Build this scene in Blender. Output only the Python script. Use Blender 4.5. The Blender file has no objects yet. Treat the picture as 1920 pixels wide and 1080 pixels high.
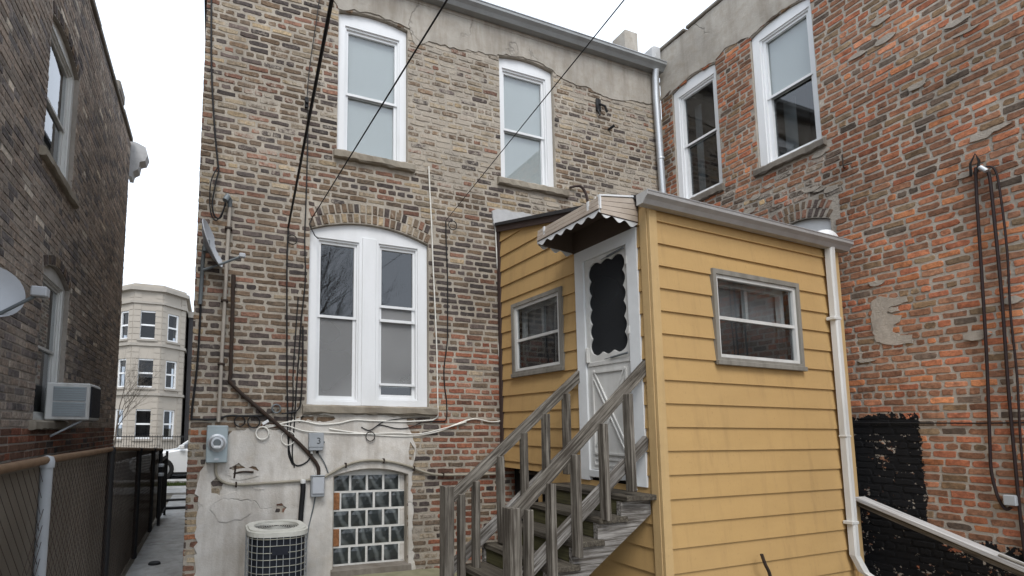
import bpy, bmesh, math, random
from mathutils import Vector, Matrix, noise as mnoise
from mathutils.geometry import tessellate_polygon

RND = random.Random(7)
scene = bpy.context.scene
R = math.radians

# ------------------------------------------------------------------ camera
CAM = Vector((0.0, -4.84, 1.55))
YAW, PITCH, ROLL = R(18.30), R(5.32), R(0.44)
fwd = Vector((math.sin(YAW) * math.cos(PITCH), math.cos(YAW) * math.cos(PITCH), math.sin(PITCH)))
rig = Vector((math.cos(YAW), -math.sin(YAW), 0))
upv = rig.cross(fwd)
r2 = math.cos(ROLL) * rig + math.sin(ROLL) * upv
u2 = -math.sin(ROLL) * rig + math.cos(ROLL) * upv
cam_d = bpy.data.cameras.new('camera')
cam = bpy.data.objects.new('camera', cam_d)
scene.collection.objects.link(cam)
m = Matrix((r2, u2, -fwd)).transposed().to_4x4()
m.translation = CAM
cam.matrix_world = m
cam_d.sensor_width = 36
cam_d.lens = 890.0 / 1920 * 36
cam_d.shift_x = 266 / 1920
cam_d.shift_y = 180 / 1920
cam_d.clip_start = 0.02
cam_d.clip_end = 1000
scene.camera = cam

# ------------------------------------------------------------------ sky, sun, exposure
SUN_EL, SUN_AZ = R(52), R(204)          # azimuth clockwise from +Y
w = bpy.data.worlds.new('World')
scene.world = w
w.use_nodes = True
nt = w.node_tree
nt.nodes.clear()
sky = nt.nodes.new('ShaderNodeTexSky')
sky.sky_type = 'NISHITA'
sky.sun_disc = False
sky.sun_elevation = SUN_EL
sky.sun_rotation = SUN_AZ
sky.air_density = 1.0
sky.dust_density = 4.0
mixn = nt.nodes.new('ShaderNodeMix')
mixn.data_type = 'RGBA'
mixn.inputs[0].default_value = 0.88      # a closed cloud layer: nearly even, a trace of the clear sky's gradient
mixn.inputs[7].default_value = (9.3, 10.2, 11.4, 1)
bg = nt.nodes.new('ShaderNodeBackground')
bg.inputs[1].default_value = 0.10
out = nt.nodes.new('ShaderNodeOutputWorld')
nt.links.new(sky.outputs[0], mixn.inputs[6])
nt.links.new(mixn.outputs[2], bg.inputs[0])
nt.links.new(bg.outputs[0], out.inputs[0])

sd = bpy.data.lights.new('sun', 'SUN')
sd.energy = 1.3
sd.angle = R(25)
sd.color = (1.0, 0.97, 0.93)
so = bpy.data.objects.new('sun', sd)
scene.collection.objects.link(so)
sdir = Vector((math.sin(SUN_AZ) * math.cos(SUN_EL), math.cos(SUN_AZ) * math.cos(SUN_EL), math.sin(SUN_EL)))
so.rotation_euler = (-sdir).to_track_quat('-Z', 'Y').to_euler()
so.location = (0, -20, 20)

scene.view_settings.view_transform = 'Standard'
scene.view_settings.look = 'None'
scene.view_settings.gamma = 1.0
scene.view_settings.exposure = 0.66
scene.view_settings.use_curve_mapping = False

# ------------------------------------------------------------------ materials
def srgb(r, g, b):
    f = lambda c: (c / 255 / 12.92) if c / 255 <= 0.04045 else ((c / 255 + 0.055) / 1.055) ** 2.4
    return (f(r), f(g), f(b), 1)

class NT:
    def __init__(self, name):
        self.m = bpy.data.materials.new(name)
        self.m.use_nodes = True
        self.t = self.m.node_tree
        self.t.nodes.clear()
        self.out = self.t.nodes.new('ShaderNodeOutputMaterial')
    def n(self, typ, **kw):
        nd = self.t.nodes.new(typ)
        for k, v in kw.items():
            if k.startswith('i_'):
                key = k[2:]
                key = int(key) if key.isdigit() else key
                nd.inputs[key].default_value = v
            else:
                setattr(nd, k, v)
        return nd
    def l(self, a, b):
        self.t.links.new(a, b)
    def noise(self, vec, scale, detail=4, rough=0.55, dist=0.0):
        nd = self.n('ShaderNodeTexNoise', i_Scale=scale, i_Detail=detail, i_Roughness=rough, i_Distortion=dist)
        if vec is not None:
            self.l(vec, nd.inputs['Vector'])
        return nd.outputs['Fac']
    def ramp(self, fac, a, b, c0=(0, 0, 0, 1), c1=(1, 1, 1, 1)):
        nd = self.n('ShaderNodeValToRGB')
        nd.color_ramp.elements[0].position = a
        nd.color_ramp.elements[1].position = b
        nd.color_ramp.elements[0].color = c0
        nd.color_ramp.elements[1].color = c1
        self.l(fac, nd.inputs[0])
        return nd.outputs[0]
    def mix(self, fac, a, b, mode='MIX'):
        nd = self.n('ShaderNodeMix', data_type='RGBA', blend_type=mode)
        for i, x in ((0, fac), (6, a), (7, b)):
            if isinstance(x, (int, float)):
                nd.inputs[i].default_value = x
            elif isinstance(x, tuple):
                nd.inputs[i].default_value = x
            else:
                self.l(x, nd.inputs[i])
        return nd.outputs[2]
    def math(self, op, a, b=0.0, c=None, clamp=False):
        nd = self.n('ShaderNodeMath', operation=op, use_clamp=clamp)
        for i, x in enumerate((a, b, c)):
            if x is None:
                continue
            if isinstance(x, (int, float)):
                nd.inputs[i].default_value = x
            else:
                self.l(x, nd.inputs[i])
        return nd.outputs[0]
    def bump(self, h, strength=0.3, dist=0.01, normal=None):
        nd = self.n('ShaderNodeBump', i_Strength=strength, i_Distance=dist)
        self.l(h, nd.inputs['Height'])
        if normal is not None:
            self.l(normal, nd.inputs['Normal'])
        return nd.outputs[0]
    def finish(self, col, rough=0.8, metal=0.0, normal=None, spec=0.3):
        b = self.n('ShaderNodeBsdfPrincipled')
        for key, x in (('Base Color', col), ('Roughness', rough), ('Metallic', metal), ('Specular IOR Level', spec)):
            if isinstance(x, (int, float, tuple)):
                b.inputs[key].default_value = x
            else:
                self.l(x, b.inputs[key])
        if normal is not None:
            self.l(normal, b.inputs['Normal'])
        self.l(b.outputs[0], self.out.inputs[0])
        return self.m
    def pos(self):
        return self.n('ShaderNodeNewGeometry').outputs['Position']
    def objc(self):
        return self.n('ShaderNodeTexCoord').outputs['Object']
    def mapping(self, vec, sc=(1, 1, 1), rot=(0, 0, 0)):
        nd = self.n('ShaderNodeMapping')
        nd.inputs['Scale'].default_value = sc
        nd.inputs['Rotation'].default_value = rot
        self.l(vec, nd.inputs[0])
        return nd.outputs[0]
    def rnd(self):
        return self.n('ShaderNodeObjectInfo').outputs['Random']

def scol(c, k):
    return (c[0] * k, c[1] * k, c[2] * k, 1)

def plain(name, col, rough=0.6, metal=0.0, dirt=0.25, scale=6.0, bump=0.08, dirtcol=None, spec=0.3, streak=False):
    t = NT(name)
    p = t.pos()
    if streak:
        p2 = t.mapping(p, (1, 1, 0.18))
    else:
        p2 = p
    n1 = t.noise(p2, scale, 5, 0.6)
    n2 = t.noise(p, scale * 9, 3, 0.6)
    f = t.ramp(n1, 0.42, 0.72)
    c = t.mix(t.math('MULTIPLY', f, dirt), col, dirtcol or scol(col, 0.45))
    c = t.mix(t.math('MULTIPLY', n2, 0.25), c, scol(col, 0.8))
    rr = t.math('ADD', t.math('MULTIPLY', n1, 0.2), rough - 0.1)
    return t.finish(c, rr, metal, t.bump(n2, bump, 0.005), spec)

MORTAR_MAIN = (0.50, 0.445, 0.372, 1)
MORTAR_RIGHT = (0.50, 0.445, 0.38, 1)

def brick_mat(name, mortar, paint=None):
    t = NT(name)
    a = t.n('ShaderNodeAttribute', attribute_name='Col')
    p = t.pos()
    n0 = t.noise(p, 9, 5, 0.7)
    n1 = t.noise(p, 34, 6, 0.7)
    n2 = t.noise(p, 130, 4, 0.7)
    n3 = t.noise(t.mapping(p, (1, 1, 0.35)), 2.6, 6, 0.62)
    base = a.outputs['Color']
    c = t.mix(t.ramp(n1, 0.32, 0.70), t.mix(1.0, base, (0.56, 0.55, 0.56, 1), 'MULTIPLY'), t.mix(1.0, base, (1.34, 1.30, 1.25, 1), 'MULTIPLY'))
    # fire-darkened ends and patches
    c = t.mix(t.math('MULTIPLY', t.ramp(n0, 0.50, 0.66), 0.62), c, t.mix(1.0, c, (0.42, 0.44, 0.48, 1), 'MULTIPLY'))
    c = t.mix(t.math('MULTIPLY', t.ramp(n2, 0.56, 0.78), 0.55), c, t.mix(1.0, c, (0.4, 0.39, 0.4, 1), 'MULTIPLY'))
    # mortar smeared over the faces, as much of it as the brick's own alpha says
    sm = t.math('ADD', t.math('MULTIPLY', t.noise(p, 17, 6, 0.72, 0.4), 0.72), t.math('MULTIPLY', n2, 0.28))
    thr = t.math('SUBTRACT', 0.80, t.math('MULTIPLY', a.outputs['Alpha'], 0.5))
    sf = t.math('MULTIPLY', t.math('SUBTRACT', sm, thr), 9.0, clamp=True)
    c = t.mix(t.math('MULTIPLY', sf, 0.8), c, scol(mortar, 0.92))
    c = t.mix(t.math('MULTIPLY', t.ramp(n3, 0.50, 0.74), 0.42), c, t.mix(1.0, c, (0.5, 0.49, 0.5, 1), 'MULTIPLY'))
    nb = t.noise(p, 0.9, 5, 0.6)
    c = t.mix(t.math('MULTIPLY', t.ramp(nb, 0.46, 0.68), 0.38), c, t.mix(1.0, c, (0.5, 0.5, 0.52, 1), 'MULTIPLY'))
    if paint:
        c = t.mix(paint(t, p, 0.0), c, (0.012, 0.012, 0.013, 1))
    h = t.math('ADD', n1, t.math('MULTIPLY', n2, 0.7))
    return t.finish(c, 0.92, 0, t.bump(h, 0.8, 0.008), 0.15)

def mortar_mat(name, mortar, paint=None, dark=0.55):
    t = NT(name)
    p = t.pos()
    n1 = t.noise(t.mapping(p, (1, 1, 0.4)), 4, 6, 0.65)
    n2 = t.noise(p, 90, 5, 0.7)
    n4 = t.noise(p, 22, 5, 0.7)
    c = t.mix(t.ramp(n1, 0.35, 0.75), scol(mortar, 1.05), scol(mortar, dark))
    c = t.mix(t.math('MULTIPLY', t.ramp(n4, 0.45, 0.72), 0.45), c, scol(mortar, 0.55))
    c = t.mix(t.math('MULTIPLY', t.ramp(n2, 0.4, 0.75), 0.4), c, scol(mortar, 0.62))
    nb = t.noise(p, 0.9, 5, 0.6)
    c = t.mix(t.math('MULTIPLY', t.ramp(nb, 0.46, 0.68), 0.35), c, scol(mortar, 0.4))
    if paint:
        c = t.mix(paint(t, p, 0.03), c, (0.012, 0.012, 0.013, 1))
    return t.finish(c, 0.95, 0, t.bump(t.math('ADD', n2, n4), 0.8, 0.01), 0.15)

def black_paint(t, p, off):
    s = t.n('ShaderNodeSeparateXYZ')
    t.l(p, s.inputs[0])
    n = t.noise(p, 5, 5, 0.7)
    n2 = t.noise(p, 26, 5, 0.72)
    e = t.math('ADD', t.math('MULTIPLY', t.math('SUBTRACT', n2, 0.5), 0.10), t.math('MULTIPLY', t.math('SUBTRACT', n, 0.5), 0.10))
    y = t.math('ADD', s.outputs[1], e)
    z = t.math('ADD', s.outputs[2], t.math('MULTIPLY', t.math('SUBTRACT', n, 0.5), 0.55))
    # right edge at y=-2.33 above the handrail, further out near the ground
    a = t.math('GREATER_THAN', y, -2.335)
    b = t.math('LESS_THAN', z, 1.70)
    lo = t.math('LESS_THAN', z, 0.62)
    lo2 = t.math('GREATER_THAN', y, -3.4)
    reg = t.math('MAXIMUM', t.math('MULTIPLY', a, b), t.math('MULTIPLY', lo, lo2))
    wear = t.math('ADD', t.math('MULTIPLY', n, 0.5), t.math('MULTIPLY', n2, 0.5))
    keep = t.math('LESS_THAN', wear, 0.60 - off)
    return t.math('MULTIPLY', reg, keep)

def parge_mat(name, col, crack=True):
    t = NT(name)
    p = t.pos()
    n0 = t.noise(p, 1.6, 5, 0.65)
    n1 = t.noise(p, 7, 6, 0.65)
    n2 = t.noise(p, 60, 5, 0.7)
    c = t.mix(t.ramp(n0, 0.3, 0.7), scol(col, 1.12), scol(col, 0.66))
    c = t.mix(t.math('MULTIPLY', t.ramp(n1, 0.48, 0.75), 0.6), c, (col[0] * 0.62, col[1] * 0.56, col[2] * 0.48, 1))
    c = t.mix(t.math('MULTIPLY', n2, 0.3), c, scol(col, 0.7))
    ns = t.noise(t.mapping(p, (3.2, 3.2, 0.5)), 1.6, 5, 0.65)
    c = t.mix(t.math('MULTIPLY', t.ramp(ns, 0.46, 0.70), 0.6), c, (col[0] * 0.45, col[1] * 0.41, col[2] * 0.37, 1))
    h = t.math('ADD', t.math('MULTIPLY', n1, 1.0), t.math('MULTIPLY', n2, 0.5))
    if crack:
        wv = t.n('ShaderNodeMix', data_type='VECTOR')
        nn = t.n('ShaderNodeTexNoise', i_Scale=2.5, i_Detail=4.0)
        t.l(p, nn.inputs['Vector'])
        va = t.n('ShaderNodeVectorMath', operation='SCALE')
        va.inputs[3].default_value = 0.5
        t.l(nn.outputs['Color'], va.inputs[0])
        vb = t.n('ShaderNodeVectorMath', operation='ADD')
        t.l(p, vb.inputs[0]); t.l(va.outputs[0], vb.inputs[1])
        vo = t.n('ShaderNodeTexVoronoi', feature='DISTANCE_TO_EDGE', i_Scale=0.95)
        t.l(vb.outputs[0], vo.inputs['Vector'])
        ck = t.math('MULTIPLY', t.ramp(vo.outputs[0], 0.002, 0.010, (1, 1, 1, 1), (0, 0, 0, 1)), t.ramp(t.noise(p, 1.1, 3), 0.47, 0.56))
        c = t.mix(t.math('MULTIPLY', ck, 0.55), c, scol(col, 0.3))
        h = t.math('SUBTRACT', h, t.math('MULTIPLY', ck, 0.8))
    return t.finish(c, 0.93, 0, t.bump(h, 0.6, 0.012), 0.2)

def wood_mat(name, light, dark, moss=None):
    t = NT(name)
    o = t.objc()
    rn = t.rnd()
    off = t.n('ShaderNodeVectorMath', operation='ADD')
    cmb = t.n('ShaderNodeCombineXYZ')
    t.l(t.math('MULTIPLY', rn, 31.0), cmb.inputs[0]); t.l(t.math('MULTIPLY', rn, 17.0), cmb.inputs[1])
    t.l(o, off.inputs[0]); t.l(cmb.outputs[0], off.inputs[1])
    g = t.noise(t.mapping(off.outputs[0], (2.2, 55, 55)), 1.0, 6, 0.65, 0.6)
    g2 = t.noise(t.mapping(off.outputs[0], (7, 160, 160)), 1.0, 3, 0.6)
    b = t.noise(t.mapping(off.outputs[0], (4, 9, 9)), 1.0, 4, 0.6)
    c = t.mix(t.ramp(g, 0.40, 0.60), dark, light)
    c = t.mix(t.math('MULTIPLY', t.ramp(b, 0.42, 0.7), 0.6), c, scol(dark, 1.2))
    c = t.mix(t.math('MULTIPLY', rn, 0.35), c, scol(dark, 1.6))
    if moss:
        c = t.mix(t.math('MULTIPLY', t.ramp(b, 0.35, 0.6), 0.7), c, moss)
    h = t.math('ADD', g, t.math('MULTIPLY', g2, 0.5))
    return t.finish(c, 0.88, 0, t.bump(h, 0.7, 0.004), 0.2)

def glass_mat(name, tint=(0.90, 0.92, 0.92, 1), refl=1.35, base=0.04):
    t = NT(name)
    fr = t.n('ShaderNodeFresnel', i_IOR=1.5)
    p = t.pos()
    nb = t.bump(t.noise(p, 2.2, 2, 0.5), 0.008, 0.02)
    t.l(nb, fr.inputs['Normal'])
    fac = t.math('ADD', t.math('MULTIPLY', fr.outputs[0], refl), base, clamp=True)
    back = t.n('ShaderNodeNewGeometry').outputs['Backfacing']
    fac = t.math('MULTIPLY', fac, t.math('SUBTRACT', 1.0, back))
    tr = t.n('ShaderNodeBsdfTransparent')
    tr.inputs[0].default_value = tint
    gl = t.n('ShaderNodeBsdfGlossy', i_Roughness=0.02)
    gl.inputs[0].default_value = (0.97, 0.98, 1.0, 1)
    t.l(nb, gl.inputs['Normal'])
    mx = t.n('ShaderNodeMixShader')
    t.l(fac, mx.inputs[0]); t.l(tr.outputs[0], mx.inputs[1]); t.l(gl.outputs[0], mx.inputs[2])
    t.l(mx.outputs[0], t.out.inputs[0])
    return t.m

def screen_mat(name, col, opaque):
    t = NT(name)
    n = t.noise(t.pos(), 1.5, 1)
    df = t.n('ShaderNodeBsdfDiffuse')
    t.l(t.mix(t.ramp(n, 0.4, 0.7), scol(col, 0.75), col), df.inputs[0])
    tr = t.n('ShaderNodeBsdfTransparent')
    mx = t.n('ShaderNodeMixShader', i_0=opaque)
    t.l(tr.outputs[0], mx.inputs[1]); t.l(df.outputs[0], mx.inputs[2])
    t.l(mx.outputs[0], t.out.inputs[0])
    return t.m

def siding_mat(name, col):
    t = NT(name)
    p = t.pos()
    rn = t.rnd()
    n1 = t.noise(t.mapping(p, (1.2, 1.2, 4)), 2.0, 5, 0.6)
    n2 = t.noise(t.mapping(p, (60, 60, 14)), 1.0, 4, 0.6)
    n3 = t.noise(p, 0.9, 4, 0.6)
    n4 = t.noise(t.mapping(p, (9, 9, 1.1)), 1.0, 5, 0.65)
    c = t.mix(t.math('MULTIPLY', t.ramp(n1, 0.35, 0.75), 0.35), col, (col[0] * 0.78, col[1] * 0.76, col[2] * 0.72, 1))
    c = t.mix(t.math('MULTIPLY', rn, 0.22), c, (col[0] * 0.86, col[1] * 0.88, col[2] * 1.0, 1))
    c = t.mix(t.math('MULTIPLY', t.ramp(n3, 0.45, 0.7), 0.25), c, (col[0] * 0.7, col[1] * 0.72, col[2] * 0.8, 1))
    c = t.mix(t.math('MULTIPLY', t.ramp(n4, 0.52, 0.75), 0.38), c, (col[0] * 0.58, col[1] * 0.57, col[2] * 0.62, 1))
    n5 = t.noise(p, 45, 3, 0.6)
    c = t.mix(t.math('MULTIPLY', t.ramp(n5, 0.62, 0.72), 0.25), c, (col[0] * 0.5, col[1] * 0.48, col[2] * 0.5, 1))
    h = t.math('ADD', n2, t.math('MULTIPLY', n1, 0.6))
    return t.finish(c, 0.62, 0, t.bump(h, 0.22, 0.006), 0.3)

def chipped_paint(name, col, under, amt=0.62):
    t = NT(name)
    p = t.pos()
    n1 = t.noise(t.mapping(p, (1, 1, 0.4)), 13, 6, 0.7)
    n2 = t.noise(p, 60, 4, 0.6)
    n3 = t.noise(p, 4, 4, 0.6)
    f = t.math('ADD', t.math('MULTIPLY', n1, 0.7), t.math('MULTIPLY', n3, 0.3))
    mk = t.ramp(f, amt, amt + 0.03)
    c = t.mix(t.math('MULTIPLY', t.ramp(n3, 0.4, 0.7), 0.25), col, scol(col, 0.65))
    c = t.mix(mk, c, under)
    h = t.math('SUBTRACT', t.math('MULTIPLY', n2, 0.3), mk)
    return t.finish(c, 0.6, 0, t.bump(h, 0.35, 0.004), 0.3)

M = {}
M['brick_main'] = brick_mat('weathered_common_brick', MORTAR_MAIN)
M['brick_right'] = brick_mat('red_brick', MORTAR_RIGHT, black_paint)
M['brick_left'] = brick_mat('soot_brick', (0.42, 0.375, 0.33, 1))
M['mortar_main'] = mortar_mat('mortar_pale', MORTAR_MAIN)
M['mortar_right'] = mortar_mat('mortar_grey', MORTAR_RIGHT, black_paint)
M['mortar_left'] = mortar_mat('mortar_dark', (0.42, 0.375, 0.33, 1))
M['parge_top'] = parge_mat('cement_parge', (0.44, 0.405, 0.355, 1))
M['parge_base'] = parge_mat('foundation_parge', (0.70, 0.665, 0.615, 1))
M['stone'] = parge_mat('sill_stone', (0.36, 0.32, 0.26, 1), False)
M['stone_dark'] = parge_mat('sill_stone_dark', (0.24, 0.215, 0.185, 1), False)
M['white'] = plain('white_paint', (0.78, 0.79, 0.80, 1), 0.45, 0, 0.32, 4.0, 0.05, (0.5, 0.5, 0.47, 1), 0.4, True)
M['white_dirty'] = plain('white_paint_dirty', (0.66, 0.66, 0.64, 1), 0.5, 0, 0.5, 6, 0.05, (0.35, 0.33, 0.29, 1), 0.4, True)
M['white_joint'] = plain('pale_block_mortar', (0.70, 0.69, 0.66, 1), 0.85, 0, 0.45, 9, 0.4, (0.4, 0.38, 0.33, 1), 0.2)
M['chip'] = chipped_paint('chipped_white_paint', (0.72, 0.74, 0.75, 1), (0.24, 0.2, 0.16, 1), 0.66)
M['glass'] = glass_mat('window_glass')
M['glass_dark'] = glass_mat('storm_glass', (0.78, 0.80, 0.81, 1), 1.0, 0.03)
M['glass_far'] = glass_mat('far_glass', (0.6, 0.62, 0.64, 1), 0.5, 0.02)
M['shade'] = plain('pale_shade', (0.50, 0.515, 0.515, 1), 0.9, 0, 0.05, 1.0, 0.0)
M['shade_dark'] = plain('dull_curtain', (0.16, 0.17, 0.18, 1), 0.9, 0, 0.3, 3.0, 0.02, None, 0.1, True)
M['room'] = plain('dim_room', (0.055, 0.056, 0.06, 1), 0.9, 0, 0.2, 2.0, 0.02)
M['screen'] = screen_mat('insect_screen', (0.36, 0.36, 0.36, 1), 0.55)
M['screen_dark'] = screen_mat('door_screen', (0.035, 0.037, 0.04, 1), 0.9)
M['curtain'] = plain('grey_curtain', (0.36, 0.36, 0.36, 1), 0.9, 0, 0.4, 5.0, 0.02, None, 0.1, True)
M['screen_grey'] = screen_mat('dark_insect_screen', (0.07, 0.07, 0.07, 1), 0.5)
M['siding'] = siding_mat('ochre_siding', (0.51, 0.33, 0.138, 1))
M['trim'] = siding_mat('ochre_trim', (0.55, 0.38, 0.18, 1))
M['brown'] = plain('dark_brown_paint', (0.06, 0.04, 0.035, 1), 0.7, 0, 0.3, 6)
M['shingle'] = plain('asphalt_shingle', (0.045, 0.043, 0.045, 1), 0.95, 0, 0.4, 30, 0.5)
M['galv'] = plain('galvanised_metal', (0.52, 0.54, 0.56, 1), 0.42, 0.55, 0.35, 5, 0.03, (0.25, 0.25, 0.25, 1), 0.5, True)
M['gutter'] = plain('grey_gutter_metal', (0.55, 0.55, 0.54, 1), 0.45, 0.2, 0.4, 5, 0.03, (0.3, 0.28, 0.26, 1), 0.5)
M['gutter_shed'] = plain('weathered_aluminium', (0.40, 0.40, 0.395, 1), 0.5, 0.2, 0.5, 4, 0.03, (0.22, 0.2, 0.18, 1), 0.4)
M['gutter_face'] = plain('gutter_dark_face', (0.30, 0.31, 0.31, 1), 0.55, 0.1, 0.45, 4, 0.03, (0.16, 0.15, 0.14, 1), 0.4)
M['wood'] = wood_mat('weathered_wood', (0.25, 0.228, 0.195, 1), (0.05, 0.042, 0.034, 1))
M['wood_dark'] = wood_mat('dark_tread_wood', (0.13, 0.115, 0.09, 1), (0.045, 0.038, 0.03, 1))
M['wood_moss'] = wood_mat('mossy_wood', (0.13, 0.12, 0.06, 1), (0.05, 0.045, 0.028, 1), (0.085, 0.083, 0.035, 1))
M['wood_pale'] = wood_mat('pale_worn_wood', (0.37, 0.355, 0.335, 1), (0.055, 0.047, 0.039, 1))
M['wood_frame'] = plain('bare_grey_wood', (0.25, 0.235, 0.205, 1), 0.85, 0, 0.75, 9, 0.3, (0.12, 0.105, 0.085, 1), 0.2, True)
M['rail_grey'] = wood_mat('grey_painted_rail', (0.60, 0.60, 0.60, 1), (0.27, 0.26, 0.25, 1))
M['black'] = plain('black_cable', (0.012, 0.012, 0.013, 1), 0.6, 0, 0.2, 8)
M['rust'] = plain('dark_rusty_pipe', (0.035, 0.025, 0.02, 1), 0.75, 0, 0.5, 20, 0.2, (0.08, 0.04, 0.02, 1))
M['cable_red'] = plain('dark_maroon_cable', (0.022, 0.012, 0.012, 1), 0.55, 0, 0.3, 8)
M['cable_white'] = plain('white_cable', (0.78, 0.76, 0.70, 1), 0.6, 0, 0.3, 9)
M['conduit'] = plain('painted_conduit', (0.33, 0.30, 0.24, 1), 0.65, 0, 0.4, 9)
M['pipe_tan'] = plain('tan_conduit', (0.38, 0.34, 0.29, 1), 0.6, 0, 0.3, 9)
M['meter'] = plain('meter_grey_paint', (0.36, 0.42, 0.44, 1), 0.5, 0.1, 0.35, 7, 0.05, (0.2, 0.2, 0.18, 1))
M['box'] = plain('utility_box_grey', (0.35, 0.37, 0.39, 1), 0.55, 0, 0.25, 7)
M['dark'] = plain('dark_void', (0.012, 0.012, 0.013, 1), 0.9, 0, 0.1, 4)
M['dish'] = plain('dish_grey', (0.47, 0.49, 0.52, 1), 0.5, 0, 0.15, 4)
M['dish_dark'] = plain('dish_bracket_grey', (0.16, 0.18, 0.19, 1), 0.5, 0.2, 0.3, 7)
M['ac_cap'] = plain('ac_cap_cream', (0.60, 0.59, 0.53, 1), 0.5, 0, 0.35, 7)
M['ac_coil'] = plain('ac_coil_dark', (0.02, 0.023, 0.032, 1), 0.6, 0.2, 0.3, 30, 0.4)
M['ac_wire'] = plain('ac_wire_grey', (0.34, 0.33, 0.27, 1), 0.5, 0.2, 0.2, 8)
M['awning'] = plain('pink_beige_aluminium', (0.51, 0.435, 0.365, 1), 0.5, 0.0, 0.6, 7, 0.03, (0.32, 0.26, 0.21, 1))
M['awning_shaded'] = plain('shaded_awning_brown', (0.10, 0.075, 0.06, 1), 0.7, 0, 0.2, 5)  # dark brown inner face, with the awning's shade put into the colour
M['concrete'] = parge_mat('walk_concrete', (0.52, 0.52, 0.51, 1), False)
M['concrete_moss'] = plain('mossy_concrete', (0.27, 0.255, 0.17, 1), 0.9, 0, 0.6, 6, 0.4, (0.12, 0.12, 0.06, 1))
M['dirt'] = plain('yard_ground', (0.20, 0.18, 0.145, 1), 0.95, 0, 0.5, 2.5, 0.5)
M['asphalt'] = plain('asphalt', (0.055, 0.055, 0.057, 1), 0.9, 0, 0.3, 12, 0.4)
M['grass'] = plain('lawn', (0.08, 0.11, 0.03, 1), 0.95, 0, 0.4, 20, 0.5)
M['iron'] = plain('black_iron', (0.02, 0.02, 0.021, 1), 0.6, 0.2, 0.3, 9)
M['rail_rust'] = plain('rusty_fence_rail', (0.17, 0.105, 0.06, 1), 0.75, 0.1, 0.5, 14, 0.2, (0.08, 0.05, 0.03, 1))
M['limestone'] = plain('grey_limestone', (0.40, 0.36, 0.31, 1), 0.9, 0, 0.45, 1.3, 0.3, (0.3, 0.27, 0.23, 1))
M['limestone_band'] = plain('grey_limestone_band', (0.36, 0.33, 0.29, 1), 0.9, 0, 0.3, 2, 0.2)
M['dark_wall'] = plain('dark_painted_wall', (0.05, 0.048, 0.05, 1), 0.9, 0, 0.3, 2, 0.2)
M['car'] = plain('white_car_paint', (0.78, 0.79, 0.80, 1), 0.25, 0, 0.05, 2, 0.0, None, 0.6)
M['tyre'] = plain('tyre_rubber', (0.02, 0.02, 0.02, 1), 0.85, 0, 0.2, 10)
M['bark'] = plain('bark', (0.09, 0.075, 0.06, 1), 0.95, 0, 0.4, 12, 0.4)
M['mesh'] = screen_mat('fence_privacy_mesh', (0.17, 0.15, 0.125, 1), 0.93)
M['flash'] = plain('white_roof_cement', (0.50, 0.50, 0.50, 1), 0.8, 0, 0.3, 12, 0.5)
GLASSBLOCK = NT('glass_block_glass')
_p = GLASSBLOCK.pos()
_w = GLASSBLOCK.n('ShaderNodeTexWave', i_Scale=2.4, i_Distortion=7.0, i_Detail=3.0)
_rn = GLASSBLOCK.rnd()
_cv = GLASSBLOCK.n('ShaderNodeCombineXYZ')
GLASSBLOCK.l(GLASSBLOCK.math('MULTIPLY', _rn, 37.0), _cv.inputs[0]); GLASSBLOCK.l(GLASSBLOCK.math('MULTIPLY', _rn, 91.0), _cv.inputs[2])
_va = GLASSBLOCK.n('ShaderNodeVectorMath', operation='ADD')
GLASSBLOCK.l(_p, _va.inputs[0]); GLASSBLOCK.l(_cv.outputs[0], _va.inputs[1])
GLASSBLOCK.l(GLASSBLOCK.mapping(_va.outputs[0], (1, 1, 1), (0, 0.5, 0)), _w.inputs[0])
_f = GLASSBLOCK.ramp(_w.outputs['Fac'], 0.55, 1.0)
_c = GLASSBLOCK.mix(GLASSBLOCK.math('MULTIPLY', _f, 0.5), (0.035, 0.041, 0.042, 1), (0.19, 0.21, 0.21, 1))  # soft pale highlights painted into the dark glass colour
M['glassblock'] = GLASSBLOCK.finish(_c, 0.12, 0, GLASSBLOCK.bump(_w.outputs['Fac'], 0.35, 0.01), 0.6)

# ------------------------------------------------------------------ object helpers
COL = scene.collection

def tag(o, label=None, cat=None, group=None, kind=None):
    if label: o['label'] = label
    if cat: o['category'] = cat
    if group: o['group'] = group
    if kind: o['kind'] = kind
    return o

def thing(name, label, cat, loc=(0, 0, 0), rotz=0.0, group=None):
    e = bpy.data.objects.new(name, None)
    e.empty_display_size = 0.1
    e.location = loc
    e.rotation_euler = (0, 0, rotz)
    COL.objects.link(e)
    return tag(e, label, cat, group)

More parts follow.
